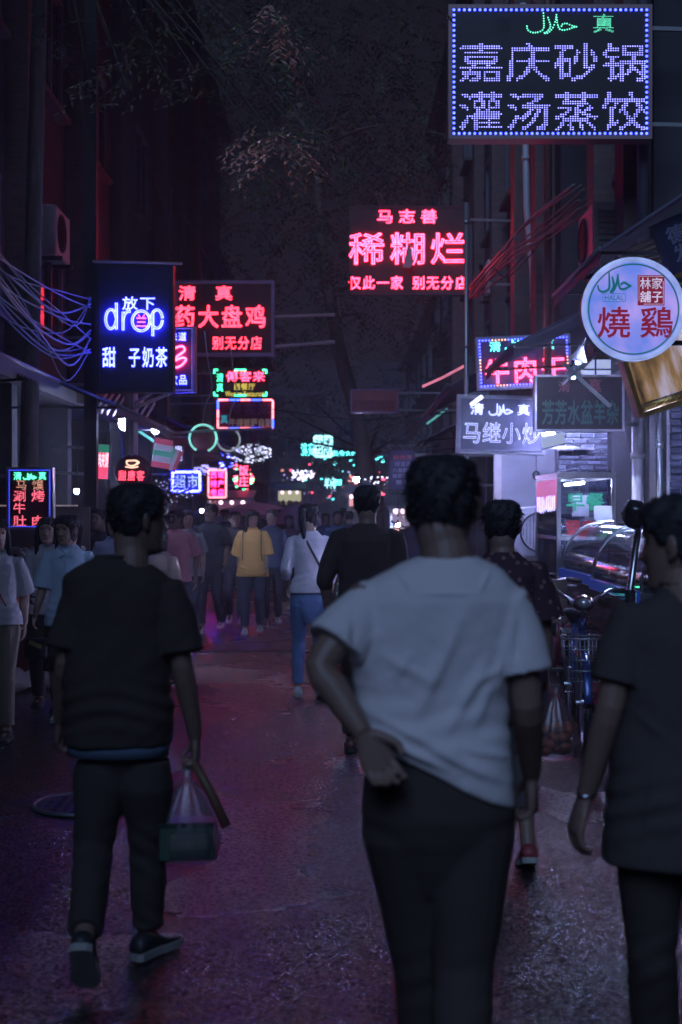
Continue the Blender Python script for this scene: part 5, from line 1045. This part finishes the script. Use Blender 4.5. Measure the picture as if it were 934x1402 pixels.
# ------------------------------------------------------------------ bicycles
def bicycle(label, loc, rz, paint, basket=True, handle=0):
    r = thing('bicycle', label, 'bicycle', loc, (0,0,rz), None)
    def wheel(y):
        w_ = MB(); w_.tube([(0, y+.30*math.cos(a), .33+.30*math.sin(a)) for a in np.linspace(0,2*PI,37)], .021, 8); wo = w_.obj('wheel', rubber, r, True)
        q = MB(); q.tube([(0, y+.275*math.cos(a), .33+.275*math.sin(a)) for a in np.linspace(0,2*PI,37)], .010, 6); q.obj('rim', steel, wo, True); q = MB()
        for i in range(20): a = 2*PI*i/20; q.bar((.02*(1 if i % 2 else -1), y, .33), (0, y+.27*math.cos(a), .33+.27*math.sin(a)), .003)
        q.tube([(-.05,y,.33),(.05,y,.33)], .016, 8); q.obj('spoke_set', steel, wo)
        q = MB(); q.tube([(0, y+.335*math.cos(a), .33+.335*math.sin(a)) for a in np.linspace(.1,2.7,16)], .028, 8, ry=.006); q.obj('mudguard', paint, r, True)
    wheel(.52); wheel(-.52); q = MB(); q.tube([(0,.40,.88),(0,.42,.80)], .03, 8); q.tube([(0,.42,.80),(0,.05,.40),(0,-.10,.32)], .026, 8, 3); q.tube([(0,-.10,.32),(0,-.22,.80)], .018, 8); q.tube([(0,-.10,.32),(0,-.52,.33)], .012, 8); q.tube([(0,-.2,.72),(0,-.52,.33)], .011, 8); q.obj('frame', paint, r, True)
    q = MB()
    for s in (-1,1): q.tube([(s*.035,.42,.78),(s*.04,.46,.62),(s*.045,.52,.33)], .013, 8)
    q.obj('fork', steel, r, True)
    hb = MB(); hb.tube([(-.31,.24,1.06),(-.20,.30,1.07),(-.10,.40,1.02),(0,.41,.98),(.10,.40,1.02),(.20,.30,1.07),(.31,.24,1.06)], .013, 8, 3); hb.tube([(0,.40,.86),(0,.41,.99)], .014, 8); h_ = hb.obj('handlebar', steel, r, True)
    for s in (-1,1): MB().tube([(s*.22,.285,1.068),(s*.33,.225,1.058)], .019, 8).obj('grip', rubber, h_, True); MB().tube([(s*.17,.34,1.06),(s*.22,.36,1.03),(s*.31,.29,1.02)], .007, 6, 3).obj('brake_lever', steel, h_, True)
    q = MB(); q.ell((0,.50,.99), (.075,.06,.055), 20, 12); q.obj('headlight', M('chrome_copper', (.6,.45,.4), .2, .9), r, True); q = MB(); q.ell((0,.535,.99), (.05,.035,.036), 16, 8); q.obj('lens', M('lamp_lens', (.5,.45,.5), .08, .6), r, True)
    for s in (-1,1): MB().tube([(s*.15,.35,1.07),(s*.06,.47,.96),(.01*s,.44,.82),(0,.44,.6)], .004, 5, 4).obj('brake_cable', rubber, r, True)
    if basket:
        bk = MB(); x, y0, y1, a, b = .16, .60, .84, .50, .78
        for z in np.linspace(a, b, 5): t = .8+.2*(z-a)/(b-a); bk.tube([(-x*t,y0,z),(x*t,y0,z),(x*t,y0+(y1-y0)*t,z),(-x*t,y0+(y1-y0)*t,z),(-x*t,y0,z)], .0045 if z < b else .007, 5)
        for f in np.linspace(-1,1,7): bk.tube([(x*f*.8,y0+(y1-y0)*.8,a),(x*f,y1,b)], .003, 4); bk.tube([(x*f*.8,y0,a),(x*f,y0,b)], .003, 4); bk.tube([(x*f*.8,y0,a),(x*f*.8,y0+(y1-y0)*.8,a)], .003, 4)
        for f in np.linspace(0,1,5):
            for s in (-1,1): bk.tube([(s*x*.8,y0+(y1-y0)*f*.8,a),(s*x,y0+(y1-y0)*f,b)], .003, 4)
        bk.obj('wire_basket', galv, r, True)
    q = MB(); q.rings([(0,-.24,.80,.03,.03),(0,-.24,.84,.05,.08),(0,-.23,.88,.09,.13),(0,-.22,.905,.07,.12),(0,-.2,.91,.03,.06)], 18); q.obj('saddle', rubber, r, True)
    q = MB(); q.tube([(-.09,-.10,.16),(-.09,-.10,.32),(.09,-.10,.32),(.09,-.10,.48)], .009, 6); q.box((-.13,-.10,.16), (.08,.07,.02)); q.box((.13,-.10,.48), (.08,.07,.02)); q.obj('crank_set', dsteel, r)
    q = MB(); q.bar((-.06,-.3,.72), (-.06,-.75,.72), .012); q.bar((.06,-.3,.72), (.06,-.75,.72), .012); [q.bar((-.06,-.35-.1*i,.72), (.06,-.35-.1*i,.72), .01) for i in range(5)]; q.bar((.05,-.7,.72), (.03,-.52,.33), .01); q.bar((-.05,-.7,.72), (-.03,-.52,.33), .01); q.obj('rear_carrier', steel, r)
    MB().tube([(-.11,.50,.6) if False else (.04,.47,.66),(.04,.50,.66)], .02, 8).obj('red_reflector', plastic_red, r)
    return r
bicycle('parked bicycle with chromed headlamp and wire basket facing us between the walkers', (1.66, 10.0, 0), PI-.08, M('bike_blue', (.05,.08,.25), .25, .3))
bicycle('second bicycle parked behind the first, left of the glass cabinet', (1.45, 12.3, 0), PI+.25, M('bike_black', (.03,.03,.04), .3, .3), False)
bicycle('third bicycle leaning behind the two in front of the curved display case', (1.72, 11.6, 0), PI-.5, M('bike_red', (.2,.04,.05), .3, .3))
bicycle('bicycle parked sideways under the white lit sign past the tall cabinet', (1.55, 14.6, 0), PI/2+.4, MATS['bike_black'])
for i, (a, b, lab) in enumerate([((2.25,14.7,2.48),(2.72,14.7,2.48),'added unseen tube lamp lighting the slate brick wall behind the mutton board'), ((2.30,10.6,2.95),(2.28,11.6,2.95),'added unseen tube lamp over the curved display cases, behind the round light box'), ((2.1,16.4,2.5),(2.7,16.4,2.5),'tube lamp over the air conditioner box and doorway')]):  # wall and display-case tubes are added out of sight to brighten the stalls
    r = thing('tube_lamp', lab, 'lamp', a); v = Vector(b)-Vector(a); MB().tube([(0,0,0), v], .014, 8).obj('tube', E('tube_strong', (.42,.47,1.0), 620), r, True); MB().bar((0,0,.035), v+Vector((0,0,.035)), .05, .03).obj('batten', paint_grey, r); MB().bar(v*.5+Vector((0,0,.05)), v*.5+Vector((.3,0,.6)), .02).obj('bracket', dsteel, r)
# ------------------------------------------------------------------ left stall and sacks
r = thing('food_counter', 'lit snack counter under the LED menu sign at the left edge', 'counter', (-2.95, 13.6, 0)); MB().box((0,0,.62), (1.0,.6,1.0)).obj('body', M('red_counter', (.25,.04,.05), .4), r); MB().box((0,0,1.14), (1.06,.66,.04)).obj('top', steel, r); MB().box((0,.28,1.40), (1.0,.03,.50)).obj('back_panel', M('cream_lit', (.16,.12,.11), .6, var=.5, vs=7), r); MB().tube([(-.45,-.1,1.66),(.45,-.1,1.66)], .008, 8).obj('tube_lamp', E('added_tube_dim', (.5,.35,.35), .3), r)  # the dim tube over this counter is an added lamp
q = MB()
for i in range(40): q.ell((R.uniform(-.47,.47), R.uniform(-.25,.2), 1.18+R.uniform(0,.07)), (R.uniform(.03,.06),.04,.035), 7, 5)
q.obj('snacks', M('snacks', (.6,.55,.5), .5, var=.5, vs=15), r, True)
q = MB(); q.box((0,-.31,.75), (.9,.01,.3)); q.obj('front_board', M('pinkboard', (.35,.06,.08), .5), r); text(r, '肉', (-.3,.62,.0,.9), 0, 'heavy', M('menu_red'), -.325)
for i, (x, y, s_) in enumerate([(-2.98,12.6,1.0),(-2.66,12.75,.8)]):
    q = MB(); q.ell((0,0,.10), (.26*s_,.2*s_,.11*s_), 28, 16); me = q.mesh('sack', True); displace(me, lambda p, nr: .028*fbm(p, 14, 14, 22, 3+i)); o = link('plastic_sack', me, M('pale_sack', (.55,.48,.46), .4, bump=.3), None); o.location = (x,y,0.01); tag(o, ['larger crumpled pale plastic sack lying on the road at the left edge', 'smaller crumpled pale sack lying right of the larger one'][i], 'sack')
def parasol(label, px, py_top, py_edge, wpx, d, m):
    k = d/F; c = at(px, HOR, d); r = thing('parasol', label, 'parasol', (c.x, d, 0)); Rr = wpx*k/2; zt = EYE+(HOR-py_top)*k; ze = EYE+(HOR-py_edge)*k; q = MB(); n = 8; rows = 6; V = [(0,0,zt)]
    for j in range(1, rows+1):
        t = j/rows
        for i in range(n*4): a = 2*PI*i/(n*4); sc = 1-.05*abs(math.sin(n*a/2))*t; V.append((Rr*t*sc*math.cos(a), Rr*t*sc*math.sin(a), ze+(zt-ze)*(1-t**1.7)))
    m4 = n*4; Fc = [(0, 1+i, 1+(i+1) % m4) for i in range(m4)]+[(1+j*m4+i, 1+(j+1)*m4+i, 1+(j+1)*m4+(i+1) % m4, 1+j*m4+(i+1) % m4) for j in range(rows-1) for i in range(m4)]
    q.add(V, Fc); q.obj('canopy', m, r, True); MB().tube([(0,0,.0),(0,0,zt+.06)], .02, 8).obj('pole', steel, r)
    for i in range(8): a = 2*PI*i/8; MB().bar((0,0,zt-.05), (Rr*.97*math.cos(a), Rr*.97*math.sin(a), ze+.005), .012).obj('rib', steel, r)
parasol('mauve stall parasol behind the group of walkers', 348, 687, 703, 128, 33, M('parasol_mauve', (.30,.12,.20), .7, emit=(.8,.2,.4), es=.02)); parasol('dusky parasol right of the mauve one behind the woman in white', 405, 690, 716, 80, 30, M('parasol_dusk', (.22,.12,.20), .7))

# ================================================================== PEOPLE
def J_from(loc, d, base=None, **kw):
    J = base or walk_pose()
    for k, v in kw.items():
        dy = v[2] if len(v) > 2 else 0; p = at(v[0], v[1], d+dy); J[k] = Vector((p.x-loc[0], dy, p.z))
    return J
blk = M('shoe_black', (.02,.02,.022), .5); wht = M('shoe_white', (.65,.65,.68), .5); solew = M('sole_white', (.38,.36,.35), .6)
# --- man in the white shirt, seen from behind
loc = (.239, 3.5, 0); d = 3.5
def rg(xl, xr, y, ry, tilt=0, dy=0): a, b = at(xl, y, d), at(xr, y, d); return ((a.x+b.x)/2-loc[0], dy, a.z, (b.x-a.x)/2, ry, tilt)
J = J_from(loc, d, head=(606,693,.035), neck=(613,768,-.012), shoL=(506,814,-.02), shoR=(700,816,-.02), elbL=(437,912,-.10), elbR=(722,962,-.03), wriL=(497,1003,-.165), wriR=(728,1060,.14), hipL=(552,1100), hipR=(648,1105), kneL=(582,1330,.10), kneR=(634,1330,-.02), ankL=(588,1555,.22), ankR=(630,1560,-.22))
torso = [rg(502,703,1056,.125,-.46,-.01), rg(489,699,1012,.128,-.36,-.01), rg(484,695,955,.122,-.16), rg(480,698,905,.122,-.03), rg(480,706,860,.124), rg(484,716,820,.118), rg(500,708,797,.102), rg(530,690,780,.088), rg(556,668,768,.078), rg(570,656,762,.070)]
px = lambda x, y: (at(x,y,d).x-loc[0], at(x,y,d).z)
fold = lambda x0,y0,x1,y1,a,w_: (*px(x0,y0), *px(x1,y1), a*1.5, w_)
cw = M('cloth_white', (.74,.67,.68), .92, var=.08, vs=3, bump=.25, bs=500, spec=.15)
mm, hT = person('man in a white T-shirt seen from behind with one hand on his hip', loc, 0, J, skin_tan, cw, cloth('cloth_black', (.066,.050,.046)), hair_black, (blk, blk), vox=.0065, hair='crop', head_yaw=.18, hs=1.07, torso=torso, hem=.96, eyes=False, pfat=1.10, waist=1.12, wr=.0032, sleeve=.60, seed=3, fat=1.06,
    handL=dict(d=(.42,-.05,-.80), pn=(.25,-1,-.1), th=(1,0,.5), curl=.62, spread=.14, s=1.05), handR=dict(d=(0,.12,-1), pn=(-1,.1,0), th=(0,1,-.2), curl=1.0, s=1.05), foot=((0,.15),(0,-.45)),
    folds=[fold(560,985,625,845,.010,.018), fold(600,1000,672,880,.008,.016), fold(535,930,560,880,.006,.014), fold(495,985,620,1045,.010,.011), fold(500,965,640,1030,.007,.011), fold(560,1000,690,1062,.009,.013), fold(620,1010,698,1030,.007,.012), fold(515,850,500,930,.008,.016), fold(690,850,672,950,.009,.016), fold(675,905,640,990,.006,.014),
           fold(543,778,563,809,.004,.005), fold(560,809,650,809,.004,.005), fold(650,809,668,776,.004,.005), fold(483,838,489,905,-.008,.010), fold(706,838,700,905,-.008,.010), fold(640,930,690,900,.006,.012), fold(520,890,600,930,.005,.014)])
# --- man in the black shirt, left, head turned right
loc = (-.776, 5.0, 0); d = 5.0
J = J_from(loc, d, head=(190,711,.02), neck=(180,772,-.015), shoL=(112,798,-.01), shoR=(233,798,-.01), elbL=(90,905,-.03), elbR=(250,912,-.03), wriL=(82,985,.10), wriR=(268,1008,.05), hipL=(138,1050), hipR=(200,1050), kneL=(128,1165,-.02), kneR=(203,1160,.06), ankL=(116,1282,-.36), ankR=(202,1274,.10))
torso = [(-.005,0,.783,.192,.135),(-.005,0,.86,.192,.135),(-.01,0,1.0,.190,.130),(-.01,0,1.12,.190,.128),(-.01,0,1.24,.192,.125),(-.01,0,1.32,.190,.115),(-.012,-.005,1.375,.185,.098),(-.012,-.01,1.41,.135,.080),(-.012,-.01,1.432,.09,.070),(-.012,-.01,1.45,.070,.062)]
ck = cloth('cloth_ink', (.066,.050,.046))
lm, hT = person('man in a loose black shirt seen from behind, head turned right, carrying a bag', loc, 0, J, skin_tan, ck, cloth('cloth_charcoal', (.066,.053,.050)), hair_black, (M('shoe_black2', (.03,.03,.035), .5), solew), vox=.0075, hair='short', head_yaw=1.02, hs=1.06, torso=torso, hem=.80, eyes=True, pfat=.98, wr=.0058, sleeve=.72, seed=5, fat=1.0, loose=.008,
    handR=dict(d=(0,.05,-1), pn=(-1,0,0), th=(0,1,-.2), curl=1.25), handL=dict(curl=.6), foot=((.05,-.75),(-.5,0)))
MB().rings([(-.005,0,.748,.178,.118),(-.005,0,.81,.182,.12)], 36).obj('undershirt', M('cloth_steel_blue', (.12,.17,.26), .9), lm, True)
q = MB()
for sx in (-1,1): q.tube([(sx*.034+.021*math.cos(a), .104, .008+.018*math.sin(a)) for a in np.linspace(0,2*PI,17)], .0022, 5)
q.tube([(-.013,.104,.010),(.013,.104,.010)], .002, 5)
for sx in (-1,1): q.tube([(sx*.056,.102,.012),(sx*.075,.05,.012),(sx*.082,-.005,.010)], .0022, 5)
q.v = [tuple(hT @ Vector(v)) for v in q.v]; q.obj('glasses', M('glasses_frame', (.03,.03,.04), .2), lm, True)
# --- person in the long dark shirt at the right edge
loc = (.905, 3.8, 0); d = 3.8
J = J_from(loc, d, head=(932,745,.02), neck=(938,806,-.012), shoL=(862,836,-.01), shoR=(1018,836,-.01), elbL=(836,965,-.04), elbR=(1046,965,-.04), wriL=(802,1090,.06), wriR=(1050,1100,.06), hipL=(888,1110), hipR=(980,1110), kneL=(893,1310,.04), kneR=(985,1320,-.04), ankL=(902,1500,.22), ankR=(985,1510,-.22))
torso = [(.0,0,.668,.205,.150),(.0,0,.80,.196,.142),(0,0,.95,.182,.132),(0,0,1.08,.165,.12),(0,0,1.20,.166,.115),(.005,0,1.27,.172,.112),(.01,0,1.315,.170,.10),(.01,-.006,1.35,.135,.082),(.012,-.01,1.375,.085,.07),(.012,-.008,1.415,.062,.060)]
rp, hT = person('person in a long dark shirt at the right edge with face in left profile', loc, 0, J, skin_tan, cloth('cloth_slate', (.070,.058,.056)), cloth('cloth_night', (.062,.048,.043)), hair_black, (blk, blk), vox=.007, hair='short', head_yaw=-1.0, head_pitch=-.05, hs=1.12, torso=torso, hem=.70, pfat=.98, wr=.0045, sleeve=.66, seed=11, fat=.98, handL=dict(d=(-.30,.06,-1), pn=(1,.2,0), th=(.2,1,-.1), curl=.5, spread=.16, s=1.12), foot=((0,0),(0,-.4)), folds=[(-.12,.75,-.08,1.0,.006,.012),(-.02,.7,.0,.95,.005,.012),(-.14,1.08,-.05,1.0,.006,.012)])
w_ = J['wriL']; MB().tube([(w_.x+.030*math.cos(a), w_.y+.030*math.sin(a), w_.z+.015+.008*math.sin(a)) for a in np.linspace(0,2*PI,21)], .004, 6).obj('bracelet', M('silver', (.7,.72,.78), .15, 1), rp, True)
MB().box((-.118,-.105,.95), (.09,.012,.11)).obj('pocket', cloth('cloth_slate'), rp) if False else None

def pj(arms=None, **kw):
    J = walk_pose(**kw)
    for k, v in (arms or {}).items(): J[k] = Vector(v)
    return J
def px_loc(x, dd): return ((x-467)*dd/F, dd, 0)
far = dict(vox=.013)
# --- dark man behind
person('man in a long sleeved black top walking away behind the man in the white shirt', px_loc(503,9.3), 0, pj(st=.2, arms=dict(elbL=(-.27,-.05,1.13), wriL=(-.24,.03,.88))), skin_tan, cloth('cloth_black'), cloth('cloth_night'), hair_black, (M('shoe_brown', (.12,.04,.03), .4), blk), H=1.775, vox=.01, hair='short', long_sleeve=.25, eyes=False, fat=1.12, pfat=1.05, foot=((0,0),(0,-.5)), seed=21, hem=.84)
# --- woman with patterned top
def pattern():
    m = M('patterned_cloth', (.05,.02,.03), .85, bump=.25, bs=400); nt = m.node_tree; N = nt.nodes; L = nt.links; b = N['Principled BSDF']; tc = N.new('ShaderNodeTexCoord'); v = N.new('ShaderNodeTexVoronoi'); v.inputs['Scale'].default_value = 26; L.new(tc.outputs['Object'], v.inputs['Vector'])
    cr = N.new('ShaderNodeValToRGB'); cr.color_ramp.interpolation = 'CONSTANT'; cr.color_ramp.elements[0].color = (.25,.12,.13,1); cr.color_ramp.elements[1].position = .28; cr.color_ramp.elements[1].color = (.055,.022,.035,1); L.new(v.outputs['Distance'], cr.inputs[0]); L.new(cr.outputs[0], b.inputs['Base Color']); return m
loc6 = px_loc(688,6.5)
person('woman in a dark patterned top carrying food, half hidden behind the white shirt', loc6, 0, pj(st=.16, fem=True, arms=dict(elbR=(.20,.0,1.12), wriR=(.215,.05,.90))), skin_tan, pattern(), M('cloth_skirt', (.07,.055,.055), .9), hair_black, (M('shoe_red', (.3,.05,.06), .5), solew), H=1.65, vox=.009, hair='short', hs=1.06, eyes=False, fem=True, fat=1.1, pfat=1.0, legcut=.3, foot=((0,0),(0,-.3)), seed=33, head_yaw=.1, sleeve=.75, loose=.02, handR=dict(d=(0,.05,-1), pn=(-1,0,0), th=(0,1,0), curl=1.2))
# --- woman in the white top
ww, hT = person('woman in a pale long sleeved top and blue jeans walking away in the street centre', px_loc(424,12.2), .06, pj(st=.14, fem=True, arms=dict(elbL=(-.205,-.05,1.15), wriL=(-.20,.12,.98))), skin_fair, M('cloth_lilac_white', (.82,.74,.82), .9, var=.06, bump=.2, bs=300), M('denim', (.14,.22,.42), .85, var=.25, vs=20, bump=.3, bs=400), hair_black, (wht, solew), H=1.675, vox=.010, hair='ponytail', eyes=False, fem=True, fat=.95, pfat=.92, long_sleeve=.5, hem=.93, seed=41, head_yaw=.5, foot=((0,0),(0,-.3)), loose=.01)
MB().tube([(-.06,-.075,1.45),(.0,-.125,1.33),(.08,-.135,1.18),(.15,-.10,1.02)], .011, 6, 4, ry=.004).obj('bag_strap', M('strap_brown', (.06,.04,.04), .5), ww)
# --- left edge women, facing us
lb, hT = person('smiling woman in a pale blue button shirt walking toward us at the left', px_loc(93,10.6), PI, pj(st=.14, fem=True, arms=dict(elbR=(.20,.02,1.13), wriR=(.235,.12,.93))), skin_fair, M('cloth_sky', (.55,.70,.85), .9, var=.08, bump=.25, bs=300), None, hair_black, (wht, solew), H=1.58, vox=.008, hair='ponytail', fem=True, hem=.82, sleeve=.9, seed=51, head_yaw=.5, head_pitch=-.12, hs=1.04, loose=.012, skirt=None)
MB().rings([(0,.0,.46,.20,.15),(0,0,.7,.19,.135),(0,0,.9,.165,.115),(0,0,.98,.14,.10)], 28).obj('skirt', cloth('cloth_night'), lb, True)
q = MB(); q.tube([(0,.122,.90),(0,.128,1.1),(0,.125,1.3),(0,.09,1.42)], .006, 6, 3); q.obj('button_placket', MATS['cloth_sky'], lb, True)
q = MB(); q.add([(0,.088,1.405),(.055,.075,1.47),(.085,.05,1.45),(.05,.112,1.375)], [(0,1,2,3)]); q.add([(0,.088,1.405),(-.055,.075,1.47),(-.085,.05,1.45),(-.05,.112,1.375)], [(3,2,1,0)]); q.obj('collar_flap', MATS['cloth_sky'], lb)
person('woman in a white T-shirt mostly hidden behind the woman in the pale blue shirt', px_loc(66,11.4), PI, pj(st=.1, fem=True), skin_fair, M('cloth_soft_white', (.6,.56,.6), .9, bump=.2, bs=300), cloth('cloth_charcoal'), hair_black, (blk, blk), H=1.56, vox=.011, hair='long', fem=True, seed=52, sleeve=.8)
le, hT = person('long haired woman in a white T-shirt and khaki trousers cut by the left edge', px_loc(-4,10.0), PI, pj(st=.12, fem=True), skin_fair, MATS['cloth_soft_white'], M('cloth_khaki', (.22,.17,.13), .9, bump=.2), hair_black, (blk, blk), H=1.55, vox=.009, hair='long', fem=True, seed=53, sleeve=.85, hem=.9, head_yaw=-.5, loose=.015)
MB().tube([(.08,.07,1.44),(.0,.125,1.25),(-.1,.125,1.05)], .008, 6, 4).obj('bag_strap', plastic_red, le)
# people behind the man in black
P2 = [
 ('person in a black T-shirt with short hair behind the black sign post', 137, 14.5, 1.64, 'short', (.03,.03,.035), (.05,.05,.06), 2.6, False, 0),
 ('person in a pale lilac T-shirt behind the left shoulder of the man in black', 157, 13.2, 1.60, 'bob', (.45,.45,.62), (.06,.06,.09), PI, True, 0),
 ('person in a pink shirt just right of the face of the man in black', 240, 16.0, 1.64, 'short', (.50,.20,.24), (.07,.06,.08), 2.9, False, .3),
 ('person in a peach top with a bare arm, right behind the man in black', 219, 12.8, 1.45, 'bob', (.6,.42,.36), (.08,.07,.08), 2.7, True, 0),
 ('person in a grey T-shirt walking toward us behind the pink shirt', 257, 17.6, 1.62, 'bob', (.32,.33,.36), (.04,.05,.07), PI, True, -.3),
 ('tall man in a black T-shirt looking left at the head of the walking group', 289, 19.0, 1.71, 'short', (.03,.035,.045), (.035,.04,.06), PI-.1, False, .7),
 ('person in dark clothes whose face shows behind the yellow shirted walker', 322, 20.4, 1.61, 'short', (.04,.04,.05), (.05,.05,.07), PI, False, -.3),
 ('man in a navy T-shirt with white shoes right of the yellow shirted walker', 372, 20.0, 1.64, 'short', (.07,.09,.15), (.03,.03,.04), PI+.1, False, .6),
]
for i, (lab, pxx, dd, H, hr, c1, c2, rz, fm, hy) in enumerate(P2):
    person(lab, px_loc(pxx, dd), rz, pj(st=.16+.03*(i % 3), fem=fm, lead='LR'[i % 2]), skin_fair if i in (1,3,4) else skin_tan, M('top_%d' % i, c1, .9, bump=.2), M('bottoms_%d' % i, c2, .9, bump=.2), hair_black, (wht if i in (5,6,7) else blk, solew), H=H, vox=.012, hair=hr, fem=fm, seed=60+i, head_yaw=hy, foot=((0,0),(0,-.3)), loose=.012, sleeve=.75)
yl, hT = person('walker in an oversized mustard yellow T-shirt and dark ripped jeans with a backpack', px_loc(346,18.6), PI, pj(st=.12, fem=True, lead='R'), skin_fair, M('cloth_mustard', (.85,.50,.16), .9, var=.12, bump=.2), M('jeans_dark', (.04,.05,.08), .9, bump=.2), hair_black, (wht, wht), H=1.63, vox=.011, hair='long', fem=True, fat=1.08, seed=71, hem=.80, sleeve=.98, loose=.03, head_yaw=-.3, head_pitch=-.2)
for sx in (-1,1): MB().tube([(sx*.11,-.02,1.455),(sx*.125,.09,1.40),(sx*.125,.145,1.25),(sx*.13,.14,1.08),(sx*.15,.05,1.0)], .016, 6, 4, ry=.006).obj('backpack_strap', rubber, yl)
MB().box((0,-.20,1.22), (.28,.14,.40), bev=.04).obj('backpack', rubber, yl)
MB().ell((.095,.085,.50), (.035,.02,.012)).obj('knee_rip', skin_fair, yl)
P3 = [('distant pedestrian in a dark top left of the dark man, walking away', 463, 22.5, 1.62, 'short', (.08,.12,.2)), ('distant pedestrian with a dark cap-like head under the orange stall', 478, 26, 1.62, 'short', (.03,.03,.04)), ('short distant pedestrian right of the mauve parasol', 396, 25, 1.55, 'bob', (.10,.05,.07)), ('distant pedestrian between the parasols in dark clothes', 384, 30, 1.66, 'short', (.04,.04,.05)), ('distant pedestrian behind the woman in the pale top', 446, 28, 1.58, 'bob', (.05,.06,.12)), ('faraway pedestrian at the street end left of the second man', 470, 36, 1.7, 'short', (.10,.09,.10)), ('faraway pedestrian near the left end of the street', 308, 27, 1.66, 'short', (.05,.05,.06)), ('pedestrian in the gap right of the dark man by the bright bulb', 566, 21, 1.62, 'short', (.05,.05,.09)), ('faraway walker past the navy shirted man', 357, 34, 1.68, 'short', (.04,.04,.05)), ('pedestrian in maroon behind the supermarket sign side', 268, 24, 1.6, 'bob', (.16,.05,.07))]
for i, (lab, pxx, dd, H, hr, c1) in enumerate(P3):
    person(lab, px_loc(pxx, dd), 0 if i % 2 else PI, pj(st=.18, lead='LR'[i % 2]), skin_tan, M('far_top_%d' % i, c1, .9), cloth('cloth_night'), hair_black, (blk, blk), H=H, vox=.018, hair=hr, seed=90+i, eyes=False, collar=False)

# ------------------------------------------------------------------ things carried
def bagmesh(name, label, neck, cz, w_, dp, h_, m, seed, handles=True):
    r = thing(name, label, 'bag', neck); q = MB(); q.rings([(0,0,-h_,w_*.62,dp*.6),(0,0,-h_+.02,w_*.9,dp*.95),(0,0,-h_*.72,w_,dp),(0,0,-h_*.45,w_*.78,dp*.72),(0,0,-h_*.2,w_*.36,dp*.36),(0,0,-.03,w_*.13,dp*.2),(0,0,.015,w_*.2,dp*.22)], 40)
    me = q.mesh('bag', True); 
    def f(p, nr): a = np.arctan2(p[:,1], p[:,0]); t = np.clip((p[:,2]+h_)/h_, 0, 1); return .007*np.sin(a*11+seed)*(t*(1-t)*3)+.004*fbm(p, 40, 40, 18, seed)
    displace(me, f); link('film', me, m, r); return r
hw = Vector((-.776,5.0,0))+Vector(J_from((-.776,5,0), 5.0, x=(268,1050,.05))['x'])
bagmesh('plastic_bag', 'thin clear plastic bag hanging from the right hand of the man in black', (hw.x-.03, hw.y, hw.z-.01), 0, .118, .085, .33, film, 3)
r = thing('food_carton', 'flat green printed carton inside the clear plastic bag of the man in black', 'carton', (hw.x-.035, hw.y, hw.z-.315), (0,.0,.15)); MB().box((0,0,.06), (.19,.13,.12), bev=.004).obj('box', M('carton_green', (.05,.10,.07), .5), r); MB().box((.01,-.0665,.065), (.13,.002,.055)).obj('label_panel', M('carton_cream', (.16,.18,.11), .5, var=.5, vs=30), r); MB().box((0,0,.125), (.198,.138,.014)).obj('lid', M('carton_dark', (.02,.04,.03), .4), r)
tag(MB().tube([(hw.x-.005,hw.y-.02,hw.z+.02),(hw.x+.055,hw.y-.03,hw.z-.08),(hw.x+.112,hw.y-.04,hw.z-.20)], [.016,.017,.018], 10).obj('wooden_rod', M('rod_brown', (.15,.08,.05), .5), None, True), 'short brown wooden rod slanting from the right hand of the man in black', 'rod')
h6 = Vector((loc6[0]+.215*.96, 6.56, .80)); r = bagmesh('plastic_bag', 'translucent pinkish bag of food hanging between the man in white and the bicycle', (h6.x+.045, h6.y, h6.z-.01), 0, .105, .09, .33, glass('pink_film', (.75,.62,.66), .6, .3, .10), 9)
q = MB()
for i in range(26): q.ell((R.uniform(-.07,.07), R.uniform(-.05,.05), R.uniform(-.30,-.17)), (R.uniform(.02,.04),.025,.022), 8, 6)
tag(q.obj('fried_food', M('fried_food', (.50,.16,.07), .5, var=.5, vs=30), None, True), 'orange brown fried food lumps in the pinkish bag', 'food'); o = bpy.data.objects['fried_food']; o.location = (h6.x+.045, h6.y, h6.z-.01)
r = thing('handbag', 'small black handbag with a yellow trim hanging from the hand of the blue shirted woman', 'handbag', tuple(at(50,868,10.45))); MB().box((0,0,-.10), (.17,.07,.15), bev=.02).obj('body', rubber, r); MB().tube([(-.06,0,-.03),(-.03,0,.06),(.03,0,.06),(.06,0,-.03)], .006, 6, 4).obj('handle', rubber, r, True); MB().box((0,-.037,-.07), (.1,.004,.03), rot=(0,.4,0)).obj('trim', M('yellow_trim', (.4,.35,.1), .5), r)
bpy.data.scenes.remove(WORK)
# ------------------------------------------------------------------ added haze volume, lifts the dark tones and spreads neon glow
hz = bpy.data.materials.new('added_haze'); hz.use_nodes = True; nt = hz.node_tree; nt.nodes.remove(nt.nodes['Principled BSDF'])
pv = nt.nodes.new('ShaderNodeVolumePrincipled'); pv.inputs['Color'].default_value = (.85,.85,.95,1); pv.inputs['Density'].default_value = .0042; pv.inputs['Anisotropy'].default_value = .45
nt.links.new(pv.outputs[0], nt.nodes['Material Output'].inputs['Volume'])
MB().box((0,49,8.2), (84,140,19.0)).obj('haze', hz, None, kind='stuff')
